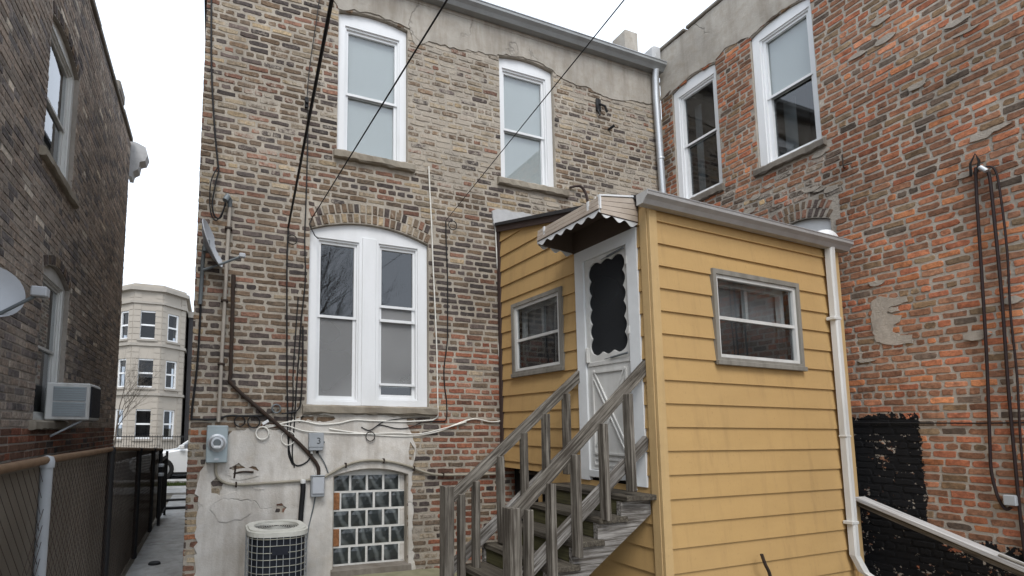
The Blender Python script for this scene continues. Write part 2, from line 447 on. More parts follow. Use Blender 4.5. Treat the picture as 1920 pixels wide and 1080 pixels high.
class MB:
    def __init__(self):
        self.v, self.f, self.c = [], [], []
        self.smooth = False
    def add(self, vs, fs):
        b = len(self.v)
        self.v += [tuple(x) for x in vs]
        self.f += [tuple(b + i for i in f) for f in fs]
        return self
    def box(self, x0, x1, y0, y1, z0, z1, ch=0.0):
        if x0 > x1: x0, x1 = x1, x0
        if y0 > y1: y0, y1 = y1, y0
        if z0 > z1: z0, z1 = z1, z0
        if ch <= 0:
            vs = [(x, y, z) for x in (x0, x1) for y in (y0, y1) for z in (z0, z1)]
            return self.add(vs, [(0, 1, 3, 2), (4, 6, 7, 5), (0, 4, 5, 1), (2, 3, 7, 6), (0, 2, 6, 4), (1, 5, 7, 3)])
        bm = bmesh.new()
        vs = [bm.verts.new((x, y, z)) for x in (x0, x1) for y in (y0, y1) for z in (z0, z1)]
        for q in [(0, 1, 3, 2), (4, 6, 7, 5), (0, 4, 5, 1), (2, 3, 7, 6), (0, 2, 6, 4), (1, 5, 7, 3)]:
            bm.faces.new([vs[i] for i in q])
        bmesh.ops.bevel(bm, geom=bm.edges[:], offset=ch, segments=1, affect='EDGES')
        bm.verts.index_update()
        self.add([v.co for v in bm.verts], [[v.index for v in f.verts] for f in bm.faces])
        bm.free()
        return self
    def tube(self, pts, r, n=8, cap=True, closed=False):
        pts = [Vector(p) for p in pts]
        N = len(pts)
        rs = r if isinstance(r, (list, tuple)) else [r] * N
        up = None
        base = len(self.v)
        for i, p in enumerate(pts):
            if closed:
                t = (pts[(i + 1) % N] - pts[i - 1]).normalized()
            else:
                t = (pts[min(i + 1, N - 1)] - pts[max(i - 1, 0)]).normalized()
            if up is None:
                up = Vector((0, 0, 1)) if abs(t.z) < 0.9 else Vector((1, 0, 0))
            a = t.cross(up).normalized()
            up = a.cross(t).normalized()
            for k in range(n):
                ang = 2 * math.pi * k / n
                self.v.append(tuple(p + (a * math.cos(ang) + up * math.sin(ang)) * rs[i]))
        segs = N if closed else N - 1
        for i in range(segs):
            j = (i + 1) % N
            for k in range(n):
                k2 = (k + 1) % n
                self.f.append((base + i * n + k, base + i * n + k2, base + j * n + k2, base + j * n + k))
        if cap and not closed:
            self.f.append(tuple(base + k for k in range(n))[::-1])
            self.f.append(tuple(base + (N - 1) * n + k for k in range(n)))
        self.smooth = True
        return self
    def prism(self, poly, mp, c0, c1):
        n = len(poly)
        vs = [mp(a, b, c0) for a, b in poly] + [mp(a, b, c1) for a, b in poly]
        fs = [tuple(range(n)), tuple(range(2 * n - 1, n - 1, -1))]
        fs += [(i, (i + 1) % n, n + (i + 1) % n, n + i) for i in range(n)]
        return self.add(vs, fs)
    def plate(self, outer, holes, mp, c0, c1):
        """flat plate with holes, extruded from c0 to c1"""
        loops = [outer] + holes
        tris = tessellate_polygon([[Vector((a, b, 0)) for a, b in lp] for lp in loops])
        flat = [p for lp in loops for p in lp]
        n = len(flat)
        vs = [mp(a, b, c0) for a, b in flat] + [mp(a, b, c1) for a, b in flat]
        fs = [tuple(t) for t in tris] + [tuple(n + i for i in t[::-1]) for t in tris]
        k = 0
        for lp in loops:
            L = len(lp)
            fs += [(k + i, k + (i + 1) % L, n + k + (i + 1) % L, n + k + i) for i in range(L)]
            k += L
        return self.add(vs, fs)
    def lathe(self, prof, center, axis='Z', n=20):
        base = len(self.v)
        cx, cy, cz = center
        for r, h in prof:
            for k in range(n):
                a = 2 * math.pi * k / n
                x, y = r * math.cos(a), r * math.sin(a)
                self.v.append({'Z': (cx + x, cy + y, cz + h), 'Y': (cx + x, cy + h, cz + y), 'X': (cx + h, cy + x, cz + y)}[axis])
        for i in range(len(prof) - 1):
            for k in range(n):
                k2 = (k + 1) % n
                self.f.append((base + i * n + k, base + i * n + k2, base + (i + 1) * n + k2, base + (i + 1) * n + k))
        self.smooth = True
        return self
    def build(self, name, mat, parent=None, recalc=True, origin=None):
        me = bpy.data.meshes.new(name)
        if origin is not None:
            ox, oy, oz = origin
            vs = [(x - ox, y - oy, z - oz) for x, y, z in self.v]
        else:
            vs = self.v
        me.from_pydata(vs, [], self.f)
        if recalc:
            bm = bmesh.new(); bm.from_mesh(me)
            bmesh.ops.recalc_face_normals(bm, faces=bm.faces[:])
            bm.to_mesh(me); bm.free()
        me.validate()
        if self.c:
            ca = me.color_attributes.new('Col', 'FLOAT_COLOR', 'POINT')
            flat = [x for c in self.c for x in c]
            if len(flat) == 4 * len(me.vertices):
                ca.data.foreach_set('color', flat)
        if self.smooth:
            me.polygons.foreach_set('use_smooth', [True] * len(me.polygons))
            try:
                me.set_sharp_from_angle(angle=R(40))
            except Exception:
                pass
        me.materials.append(M[mat] if isinstance(mat, str) else mat)
        o = bpy.data.objects.new(name, me)
        if origin is not None:
            o.location = origin
        if parent is not None:
            o.parent = parent
        COL.objects.link(o)
        return o

def beam(name, p0, p1, wdt, hgt, mat, parent=None, up=(0, 0, 1), jit=0.0, ch=0.004):
    """a board whose own x axis runs along its grain"""
    p0, p1 = Vector(p0), Vector(p1)
    d = p1 - p0
    L = d.length
    x = d.normalized()
    u = Vector(up)
    if abs(x.dot(u)) > 0.98:
        u = Vector((0, 1, 0))
    y = u.cross(x).normalized()
    z = x.cross(y)
    b = MB()
    b.box(-L / 2, L / 2, -wdt / 2, wdt / 2, -hgt / 2, hgt / 2, ch)
    if jit:
        b.v = [(vx + RND.uniform(-jit, jit), vy + RND.uniform(-jit, jit), vz + RND.uniform(-jit, jit)) for vx, vy, vz in b.v]
    o = b.build(name, mat, parent)
    mm = Matrix((x, y, z)).transposed().to_4x4()
    mm.translation = (p0 + p1) / 2
    o.matrix_local = mm
    return o

def spline(pts, k=6):
    """catmull-rom through the points"""
    pts = [Vector(p) for p in pts]
    outp = []
    for i in range(len(pts) - 1):
        p0 = pts[max(i - 1, 0)]; p1 = pts[i]; p2 = pts[i + 1]; p3 = pts[min(i + 2, len(pts) - 1)]
        for j in range(k):
            t = j / k
            outp.append(0.5 * ((2 * p1) + (p2 - p0) * t + (2 * p0 - 5 * p1 + 4 * p2 - p3) * t * t + (3 * p1 - p0 - 3 * p2 + p3) * t ** 3))
    outp.append(pts[-1])
    return outp

def fray(poly, amp, step, rng):
    """roughen the edge of a polygon"""
    res = []
    n = len(poly)
    for i in range(n):
        a, b = poly[i], poly[(i + 1) % n]
        L = math.hypot(b[0] - a[0], b[1] - a[1])
        k = max(1, int(L / step))
        for j in range(k):
            t = j / k
            q = (a[0] + (b[0] - a[0]) * t, a[1] + (b[1] - a[1]) * t)
            res.append((q[0] + rng.uniform(-amp, amp), q[1] + rng.uniform(-amp, amp)))
    return res

def inpoly(x, y, poly):
    c = False
    n = len(poly)
    j = n - 1
    for i in range(n):
        xi, yi = poly[i]; xj, yj = poly[j]
        if (yi > y) != (yj > y) and x < (xj - xi) * (y - yi) / (yj - yi) + xi:
            c = not c
        j = i
    return c

def arch_top(s0, s1, z, rise, n=14):
    """points from (s1,z) over the crown to (s0,z)"""
    c, h = (s0 + s1) / 2, (s1 - s0) / 2
    return [(c + h * (1 - 2 * i / n), z + rise * (1 - (1 - 2 * i / n) ** 2)) for i in range(n + 1)]

def opening_loop(h, grow=0.0):
    pts = [(h['s0'] - grow, h['z0'] - grow), (h['s1'] + grow, h['z0'] - grow)]
    if h['rise'] > 0:
        pts += arch_top(h['s0'] - grow, h['s1'] + grow, h['z1'] + grow, h['rise'])
    else:
        pts += [(h['s1'] + grow, h['z1'] + grow), (h['s0'] - grow, h['z1'] + grow)]
    return pts

# ------------------------------------------------------------------ brickwork
def hole_span(h, z, ring=True):
    """what part of a course at height z the opening (and its arch ring) takes"""
    rg = h.get('ring', 0.0) if ring else 0.0
    if z < h['z0'] - h.get('sill', 0.0):
        return None
    if z <= h['z1']:
        ex = h.get('sillx', 0.0) if z < h['z0'] else 0.0
        return (h['s0'] - ex, h['s1'] + ex)
    c, hw = (h['s0'] + h['s1']) / 2, (h['s1'] - h['s0']) / 2 + rg * 0.4
    q = 1 - (z - h['z1'] - rg) / max(h['rise'], 0.02)
    if z > h['z1'] + h['rise'] + rg:
        return None
    if rg and z < h['z1'] + rg:
        return (c - hw, c + hw)
    q = max(0.0, min(1.0, q))
    x = hw * math.sqrt(q)
    return (c - x, c + x) if x > 0.03 else None

def brick_shape(b, W, a0, a1, z0, z1, rng, col, fine=True):
    d1 = rng.uniform(-0.001, 0.004)
    j = 0.0042 if fine else 0.002
    cc = min(rng.uniform(0.003, 0.011), (a1 - a0) * 0.2)
    if fine:
        mid = [a0 + (a1 - a0) * t for t in (0.35, 0.68)]
        pts = [(a0 + cc, z0), (mid[0], z0), (mid[1], z0), (a1 - cc, z0), (a1, z0 + cc), (a1, z1 - cc),
               (a1 - cc, z1), (mid[1], z1), (mid[0], z1), (a0 + cc, z1), (a0, z1 - cc), (a0, z0 + cc)]
    else:
        pts = [(a0, z0), (a1, z0), (a1, z1), (a0, z1)]
    pts = [(p + rng.uniform(-j, j), q + rng.uniform(-j, j)) for p, q in pts]
    n = len(pts)
    ca, cz = (a0 + a1) / 2, (z0 + z1) / 2
    tilt = rng.uniform(-0.02, 0.02)
    def dep(p, q, d): return d + (p - ca) * tilt
    ins = 0.0032
    fr = []
    for p, q in pts:
        fr.append(W(p + (ins if p < ca else -ins), dep(p, q, d1), q + (ins if q < cz else -ins)))
    rim = [W(p, dep(p, q, d1 - 0.004), q) for p, q in pts]
    bk = [W(p, -0.018, q) for p, q in pts]
    fs = [tuple(range(n))]
    fs += [(i, (i + 1) % n, n + (i + 1) % n, n + i) for i in range(n)]
    fs += [(n + i, n + (i + 1) % n, 2 * n + (i + 1) % n, 2 * n + i) for i in range(n)]
    b.add(fr + rim + bk, fs)
    b.c += [col] * (3 * n)

def brick_wall(root, W, s0, s1, z0, z1, bl, ch, jt, holes, skip, colour, mat, rng, score=None, nind=0, fine=True, hdr=6, name='brick'):
    bricks = []
    k = 0
    z = z0
    while z + ch * 0.6 < z1:
        zc = z + ch / 2
        head = (k % hdr == 0)
        L = bl / 2 if head else bl
        s = s0 - (0.25 * bl if head else (0.5 * bl if k % 2 else 0.0)) + rng.uniform(-0.02, 0.02)
        wob = rng.uniform(-0.003, 0.003)
        while s < s1:
            LL = L * rng.uniform(0.93, 1.07)
            if not head and rng.random() < 0.05:
                LL = L * rng.uniform(0.5, 0.7)
            segs = [(max(s + jt * 0.5, s0), min(s + LL - jt * 0.5, s1))]
            for h in holes:
                sp = hole_span(h, zc)
                if sp:
                    new = []
                    for a, b in segs:
                        if b <= sp[0] or a >= sp[1]:
                            new.append((a, b))
                        else:
                            if sp[0] - a > 0.03: new.append((a, sp[0] - 0.004))
                            if b - sp[1] > 0.03: new.append((sp[1] + 0.004, b))
                    segs = new
            for a, b in segs:
                if b - a < 0.03 or skip((a + b) / 2, zc, (b - a) / 2):
                    continue
                hh = ch - jt * rng.uniform(0.8, 1.2)
                bricks.append((a, b, z + wob + jt / 2, z + wob + jt / 2 + hh))
            s += LL
        z += ch
        k += 1
    if score:
        bricks.sort(key=lambda q: score((q[0] + q[1]) / 2, (q[2] + q[3]) / 2))
    rest = MB()
    for i, (a, b, c, d) in enumerate(bricks):
        col = colour((a + b) / 2, (c + d) / 2, rng)
        if i < nind:
            one = MB()
            brick_shape(one, W, a, b, c, d, rng, col, fine)
            one.build(name, mat, root, recalc=False, origin=tuple(W((a + b) / 2, 0, (c + d) / 2)))
        else:
            brick_shape(rest, W, a, b, c, d, rng, col, fine)
    if rest.v:
        o = rest.build('brickwork', mat, root, recalc=False)
        tag(o, kind='stuff')
    return len(bricks)

def arch_ring(root, W, h, rows, t, mat, rng, colour, name='arch_brick', bw=0.066):
    """rowlock bricks standing on end over an opening"""
    c, hw = (h['s0'] + h['s1']) / 2, (h['s1'] - h['s0']) / 2
    for r in range(rows):
        n = int(2 * hw / bw)
        for i in range(n):
            x = -hw + (i + 0.5) * 2 * hw / n
            zb = h['z1'] + h['rise'] * (1 - (x / hw) ** 2) + 0.01 + r * t
            sl = -2 * h['rise'] * x / hw ** 2
            nx, nz = -sl / math.hypot(1, sl), 1 / math.hypot(1, sl)
            tx, tz = nz, -nx
            w2 = hw / n - 0.008
            q = []
            ln = t - 0.014 + rng.uniform(-0.008, 0.006)
            for du, dv in ((-w2, 0), (w2, 0), (w2, ln), (-w2, ln)):
                q.append((c + x + tx * du + nx * dv + rng.uniform(-.003, .003), zb + tz * du + nz * dv + rng.uniform(-.003, .003)))
            b = MB()
            d = rng.uniform(0.0, 0.008)
            qc = (sum(p[0] for p in q) / 4, sum(p[1] for p in q) / 4)
            fr = [W(qc[0] + (p[0] - qc[0]) * 0.88, d, qc[1] + (p[1] - qc[1]) * 0.93) for p in q]
            rim = [W(p[0], d - 0.006, p[1]) for p in q]
            bk = [W(p[0], -0.02, p[1]) for p in q]
            b.add(fr + rim + bk, [(0, 1, 2, 3)] + [(j, (j + 1) % 4, 4 + (j + 1) % 4, 4 + j) for j in range(4)] + [(4 + j, 4 + (j + 1) % 4, 8 + (j + 1) % 4, 8 + j) for j in range(4)])
            b.c += [colour(c + x, zb, rng)] * 12
            b.build(name, mat, root, recalc=False, origin=tuple(W(c + x, 0, zb)))

def wall_sheet(root, W, outer, holes, mat, depth=0.16, name='wall'):
    """the bed of mortar with its openings, and the reveals"""
    loops = [outer] + [opening_loop(h) for h in holes]
    b = MB()
    b.plate(loops[0], loops[1:], lambda a, z, d: W(a, d, z), -0.0035, -depth)
    return b.build(name, mat, root)

# ------------------------------------------------------------------ windows
def ring(b, W, s0, s1, z0, z1, ws, wt, wb, d0, d1, wr=None):
    wr = ws if wr is None else wr
    b.plate([(s0, z0), (s1, z0), (s1, z1), (s0, z1)], [[(s0 + ws, z0 + wb), (s1 - wr, z0 + wb), (s1 - wr, z1 - wt), (s0 + ws, z1 - wt)]], lambda a, z, d: W(a, d, z), d0, d1)

def wbox(b, W, s0, s1, d0, d1, z0, z1, ch=0.0):
    p, q = W(s0, d0, z0), W(s1, d1, z1)
    return b.box(p[0], q[0], p[1], q[1], p[2], q[2], ch)

def double_hung(root, W, h, lights, rec=0.045, mat='white', label=None, cas_t=0.10):
    """frame with the arched head; each light is (s0,s1,z0,z1,meeting z,(upper,lower) what hangs behind)"""
    fr = MB()
    outer = opening_loop(h, -0.004)
    holes = [[(a, c), (b, c), (b, d), (a, d)] for a, b, c, d, mz, beh in lights]
    fr.plate(outer, holes, lambda a, z, d: W(a, d, z), -rec, -0.14)
    win = fr.build('window', mat, root)
    if label: win['label'] = label
    for a, b, c, d, mz, beh in lights:
        # stops round each light
        st = MB(); ring(st, W, a, b, c, d, 0.018, 0.022, 0.02, -rec - 0.016, -0.139)
        st.build('stop', mat, win)
        a2, b2, c2, d2 = a + 0.018, b - 0.018, c + 0.02, d - 0.022
        up = MB(); ring(up, W, a2, b2, mz - 0.012, d2, 0.028, 0.03, 0.028, -rec - 0.035, -0.105)
        up.build('sash', mat, win)
        lo = MB(); ring(lo, W, a2, b2, c2, mz + 0.014, 0.034, 0.026, 0.04, -rec - 0.05, -0.128)
        lo.build('sash', mat, win)
        g = MB(); wbox(g, W, a2 + 0.02, b2 - 0.02, -0.097, -0.101, mz, d2 - 0.02); g.build('pane', 'glass', win)
        g = MB(); wbox(g, W, a2 + 0.02, b2 - 0.02, -0.117, -0.121, c2 + 0.02, mz); g.build('pane', 'glass', win)
        if beh[0]:
            g = MB(); wbox(g, W, a2, b2, -0.126, -0.131, mz - 0.005, d2); g.build('shade', beh[0], win)
        if beh[1] == 'screen':
            g = MB(); wbox(g, W, a2 + 0.02, b2 - 0.02, -0.104, -0.106, c2 + 0.03 + beh[2], mz - 0.01); g.build('insect_screen', 'screen', win)
            g = MB(); wbox(g, W, a2, b2, -0.136, -0.14, c2 + beh[2], mz); g.build('shade', 'shade', win)
        elif beh[1]:
            g = MB(); wbox(g, W, a2, b2, -0.136, -0.14, c2 + (beh[2] if len(beh) > 2 else 0), mz); g.build('shade', beh[1], win)
    # room behind
    s0, s1 = h['s0'] - 0.1, h['s1'] + 0.1
    z0, z1 = h['z0'] - 0.1, h['z1'] + h['rise'] + 0.1
    p = [W(x, d, z) for d in (-0.162, -1.2) for x, z in ((s0, z0), (s1, z0), (s1, z1), (s0, z1))]
    rm = MB().add(p, [(4, 5, 6, 7), (0, 1, 5, 4), (1, 2, 6, 5), (2, 3, 7, 6), (3, 0, 4, 7)])
    rm.build('room', 'room', win, recalc=False)
    return win

def sill(root, W, s0, s1, z0, z1, out_, mat, rng, name='sill'):
    """a worn stone sill"""
    b = MB()
    n = 16
    rows = []
    for i in range(n + 1):
        s = s0 + (s1 - s0) * i / n
        jj = lambda k=1.0: rng.uniform(-0.008, 0.008) * k
        rows.append([W(s, -0.1, z1 + 0.012), W(s, out_ - 0.012 + jj(0.5), z1 + jj(0.6)), W(s, out_ + jj(0.6), z1 - 0.014 + jj(0.5)), W(s, out_ + jj(0.8), z0 + 0.012 + jj()), W(s, out_ - 0.02 + jj(), z0 + jj()), W(s, -0.1, z0 + 0.004)])
    vs = [p for r_ in rows for p in r_]
    fs = []
    for i in range(n):
        for k in range(6):
            k2 = (k + 1) % 6
            fs.append((i * 6 + k, i * 6 + k2, (i + 1) * 6 + k2, (i + 1) * 6 + k))
    fs += [tuple(range(6)), tuple(range(n * 6 + 5, n * 6 - 1, -1))]
    b.add(vs, fs)
    return b.build(name, mat, root)

# ------------------------------------------------------------------ ground and street
g = MB().add([(-400, -400, 0), (400, -400, 0), (400, 400, 0), (-400, 400, 0)], [(0, 1, 2, 3)])
tag(g.build('ground', 'dirt'), kind='structure')
g = MB().box(-30, 30, 9.6, 17.5, -0.2, 0.006)
tag(g.build('road', 'asphalt'), kind='structure')
g = MB().box(-30, 30, 7.0, 8.35, -0.2, 0.05)
tag(g.build('pavement', 'concrete'), kind='structure')
g = MB().box(-30, 30, 17.5, 21.0, -0.2, 0.12)
tag(g.build('far_pavement', 'concrete'), kind='structure')
g = MB().box(-30, 30, 9.1, 9.6, -0.2, 0.10, 0.01)
tag(g.build('kerb', 'concrete'), kind='structure')
g = MB().add([(-30, 8.35, .03), (30, 8.35, .03), (30, 9.1, .03), (-30, 9.1, .03)], [(0, 1, 2, 3)])
lawn_base = g.build('grass_verge', 'grass'); tag(lawn_base, kind='structure')
gb = MB()
gr = random.Random(3)
for i in range(5000):
    x, y = gr.uniform(-3, 1.5), gr.uniform(8.36, 9.08)
    a = gr.uniform(0, 6.28); hh = gr.uniform(0.03, 0.08); ww = 0.008
    dx, dy = math.cos(a) * ww, math.sin(a) * ww
    gb.add([(x - dx, y - dy, 0.03), (x + dx, y + dy, 0.03), (x + gr.uniform(-.02, .02), y + gr.uniform(-.02, .02), 0.03 + hh)], [(0, 1, 2)])
tag(gb.build('grass', 'grass', recalc=False), 'short green grass on the verge beside the street', 'grass', kind='stuff')

path = bpy.data.objects.new('path', None); COL.objects.link(path); tag(path, kind='structure')
cuts = [-6.0, -4.2, -2.9, -1.7, -0.62, 0.66, 1.12, 2.12, 3.86, 4.97, 6.02, 6.98]
for a, b in zip(cuts[:-1], cuts[1:]):
    s = MB().box(-0.80, -0.215, a + 0.012, b - 0.012, -0.06, 0.012 + RND.uniform(-0.004, 0.012), 0.008)
    s.build('slab', 'concrete', path)
for yy in (4.97, 6.02):
    s = MB().box(-1.4, -0.22, yy - 0.05, yy + 0.05, 0.0, 0.05, 0.006)
    s.build('threshold', 'iron', path)
dr = MB().lathe([(0.0, 0.036), (0.055, 0.036), (0.065, 0.026), (0.065, 0.0)], (-0.56, 1.13, 0.0), 'Z', 16)
tag(dr.build('drain_cover', 'iron'), 'small dark round drain cover in the gangway path', 'drain cover')

# ------------------------------------------------------------------ main building
MAIN = thing('brick_building', 'two storey weathered brown brick house with white windows behind the yard', 'building')
def WM(s, d, z): return Vector((s, -d, z))
XL0, XR = -0.21, 6.015
TOP = 6.92
H1 = dict(s0=1.195, s1=2.04, z0=4.585, z1=6.27, rise=0.055, sill=0.09, sillx=0.045)
H2 = dict(s0=3.295, s1=4.125, z0=4.645, z1=6.29, rise=0.055, sill=0.09, sillx=0.1)
H3 = dict(s0=0.915, s1=2.30, z0=1.785, z1=3.67, rise=0.135, ring=0.225, sill=0.09, sillx=0.06)
HG = dict(s0=1.215, s1=2.03, z0=0.115, z1=1.045, rise=0.07, sill=0.04)
holes_main = [H1, H2, H3, HG]
wall_sheet(MAIN, WM, [(XL0, 0), (XR, 0), (XR, TOP), (XL0, TOP)], holes_main, 'mortar_main')

prng = random.Random(11)
PB = [(-0.11, -0.02), (-0.10, 0.75), (-0.13, 1.02), (-0.05, 1.22), (0.10, 1.25), (0.16, 1.50), (0.40, 1.545), (0.62, 1.52), (0.70, 1.60), (0.85, 1.66), (1.1, 1.70),
      (1.7, 1.70), (2.02, 1.66), (2.09, 1.47), (2.14, 1.30), (2.10, 1.10), (2.075, 0.9), (2.10, 0.6), (2.09, 0.3), (2.12, -0.02)]
PT = [(1.05, 6.92), (1.08, 6.55), (1.13, 6.40), (1.18, 6.30), (2.05, 6.30), (2.085, 6.20), (2.14, 6.11), (2.30, 6.20), (2.64, 6.21), (3.0, 6.25), (3.27, 6.26),
      (4.16, 6.26), (4.40, 6.20), (4.67, 6.19), (4.9, 6.14), (5.13, 6.14), (5.35, 6.16), (5.62, 6.21), (5.99, 6.23), (6.00, 6.92)]
PBH = [[(0.84, 1.60), (0.93, 1.63), (1.08, 1.61), (1.22, 1.64), (1.20, 1.68), (1.0, 1.685), (0.86, 1.67)],
       [(0.17, 1.16), (0.24, 1.10), (0.36, 1.09), (0.45, 1.13), (0.42, 1.17), (0.33, 1.16), (0.25, 1.20)],
       [(0.62, 0.72), (0.70, 0.70), (0.73, 0.76), (0.68, 0.81), (0.63, 0.79)],
       [(2.035 + .02, 1.22), (2.10, 1.20), (2.12, 1.34), (2.06, 1.40), (2.04, 1.3)],
       [(0.02, 0.93), (0.09, 0.90), (0.12, 1.02), (0.06, 1.08), (0.0, 1.03)]]
def skip_main(s, z, hw):
    for P in PBH:
        if min(p[0] for p in P) - .15 < s < max(p[0] for p in P) + .15 and min(p[1] for p in P) - .06 < z < max(p[1] for p in P) + .06:
            return False
    for P in (PB, PT):
        if inpoly(s - hw * 0.6, z, P) and inpoly(s + hw * 0.6, z, P) and inpoly(s, z - .04, P) and inpoly(s, z + .04, P):
            return True
    return False
PAL = {
    'dark': [(0.105, 0.090, 0.084), (0.125, 0.104, 0.096), (0.145, 0.116, 0.104)],
    'brown': [(0.205, 0.150, 0.106), (0.235, 0.168, 0.114), (0.185, 0.142, 0.106), (0.22, 0.172, 0.126)],
    'redbrown': [(0.262, 0.146, 0.104), (0.230, 0.128, 0.094), (0.282, 0.160, 0.114)],
    'tan': [(0.36, 0.295, 0.215), (0.40, 0.33, 0.235), (0.31, 0.26, 0.195), (0.44, 0.345, 0.225)],
    'red': [(0.35, 0.140, 0.088), (0.385, 0.165, 0.102), (0.32, 0.132, 0.088), (0.37, 0.180, 0.12)],
    'orange': [(0.44, 0.20, 0.11), (0.40, 0.175, 0.095)],
}
def pick(weights, rng):
    t = rng.random() * sum(w_ for _, w_ in weights)
    for k, w_ in weights:
        t -= w_
        if t <= 0:
            break
    c = rng.choice(PAL[k])
    f = rng.uniform(0.78, 1.2)
    return tuple(x * f for x in c)
def tone(s, z, sc, amp):
    v = Vector((s * sc, z * sc, 3.7))
    return 1.0 + amp * (mnoise.noise(v) + 0.5 * mnoise.noise(v * 2.3))
def col_main(s, z, rng):
    sm = 0.36
    if s > 2.35 and z < 2.62:
        t = min(1, (2.62 - z) / 0.5)
        wts = [('red', 8 * t + 0.6), ('redbrown', 3), ('dark', 1.6 * (1 - t) + 0.5), ('brown', 2), ('tan', 1.0)]
        sm = 0.30
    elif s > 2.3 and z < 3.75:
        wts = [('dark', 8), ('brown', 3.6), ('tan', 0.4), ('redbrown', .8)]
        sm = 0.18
    elif s > 2.05:
        f = 1.0 if z > 4.2 else 0.5
        wts = [('tan', 5.4 * f), ('brown', 4.4), ('dark', 2.2), ('redbrown', .8)]
        sm = 0.70 if z > 4.4 else 0.5
        if s > 4.2 and z < 5.4:
            wts = [('tan', 2.2), ('brown', 5), ('dark', 3.4), ('redbrown', .8)]
    elif z > 3.7:
        wts = [('dark', 3.4), ('brown', 6), ('redbrown', 2.2), ('tan', 2.0)]
        sm = 0.38 + (0.12 if s > 0.9 else 0)
    else:
        wts = [('dark', 4.6), ('brown', 7.5), ('redbrown', 2.4), ('tan', .8)]
        sm = 0.22
    if z < 1.5 and s < 0.0:
        wts = [('tan', 4), ('redbrown', 3), ('orange', 1)]
    c = pick(wts, rng)
    f = tone(s, z, 1.1, 0.42)
    c = tuple(x * f for x in c)
    return (*c, max(0.0, sm + 0.25 * (tone(s + 9, z, 0.9, 1.0) - 1) + rng.uniform(-0.2, 0.22)))
def score_main(s, z):
    return (Vector((s, 0, z)) - CAM).length + (50 if (s > 3.3 and z < 3.6) or z < 0.45 or z > 6.2 else 0)
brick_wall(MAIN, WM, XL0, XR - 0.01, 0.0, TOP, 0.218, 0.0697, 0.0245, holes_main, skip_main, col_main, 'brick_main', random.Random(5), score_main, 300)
arch_ring(MAIN, WM, H3, 2, 0.112, 'brick_main', random.Random(8), lambda s, z, r: (*pick([('tan', 4), ('brown', 3), ('dark', 1.2), ('redbrown', .8)], r), r.uniform(0.3, 0.55)))

def parge(name, poly, holes, mat, amp, step, thick, seed):
    rng = random.Random(seed)
    b = MB()
    b.plate(fray(poly, amp, step, rng), holes, lambda a, z, d: WM(a, d, z), -0.006, thick)
    return b.build(name, mat, MAIN)
parge('foundation_parge', PB, [opening_loop(HG, 0.012)] + [fray(P, 0.007, 0.03, random.Random(90)) for P in PBH], 'parge_base', 0.018, 0.045, 0.013, 1)
# the top band is notched by the heads of the second window
PT2 = []
for p in PT:
    PT2.append(p)
    if p == (1.18, 6.30):
        PT2 += [(a, b + 0.012) for a, b in arch_top(H1['s0'] - .01, H1['s1'] + .01, H1['z1'], H1['rise'])[::-1]]
    if p == (3.27, 6.26):
        PT2 += [(a, b + 0.012) for a, b in arch_top(H2['s0'] - .01, H2['s1'] + .01, H2['z1'], H2['rise'])[::-1]]
parge('eaves_parge', PT2, [], 'parge_top', 0.016, 0.05, 0.007, 2)
# loose plaster patches left on the base
pr2 = random.Random(21)
for cx, cz, rx, rz in ((0.30, 1.10, 0.15, 0.06), (0.46, 0.97, 0.06, 0.03), (0.20, 0.78, 0.20, 0.14)):
    poly = [(cx + rx * math.cos(a) * pr2.uniform(0.75, 1.15), cz + rz * math.sin(a) * pr2.uniform(0.75, 1.15)) for a in [i * 2 * math.pi / 14 for i in range(14)]]
    b = MB(); b.plate(poly, [], lambda a, z, d: WM(a, d, z), 0.010, 0.021)
    b.build('parge_patch', 'parge_base', MAIN)

double_hung(MAIN, WM, H1, [(1.283, 1.950, 4.60, 6.15, 5.345, ('shade', 'shade', 0.0))], label='upper window with pale shades near the left corner')
double_hung(MAIN, WM, H2, [(3.365, 4.035, 4.665, 6.18, 5.37, ('shade', 'shade', 0.0))], label='upper window with a drawn pale shade near the downpipe')
w3 = double_hung(MAIN, WM, H3, [(1.005, 1.475, 1.83, 3.60, 2.745, (None, 'screen', 0.0)), (1.705, 2.18, 1.86, 3.62, 2.91, (None, 'screen', 0.13))], label='paired lower window under a brick arch')
# storm-sash rail of the right light sits a little lower than the sash behind
b = MB(); wbox(b, WM, 1.73, 2.155, -0.10, -0.065, 2.735, 2.765); b.build('storm_rail', 'white', w3)
b = MB(); wbox(b, WM, 1.73, 2.155, -0.10, -0.065, 2.02, 2.045); b.build('storm_rail', 'white', w3)
b = MB(); wbox(b, WM, 1.512, 1.672, -0.046, -0.030, 1.79, 3.66, 0.004); b.build('mullion_cover', 'white', w3)
sill(MAIN, WM, 1.155, 2.115, 4.50, 4.59, 0.055, 'stone', random.Random(4))
sill(MAIN, WM, 3.235, 4.29, 4.56, 4.648, 0.05, 'stone', random.Random(6))
sill(MAIN, WM, 0.87, 2.385, 1.70, 1.785, 0.05, 'stone', random.Random(9))

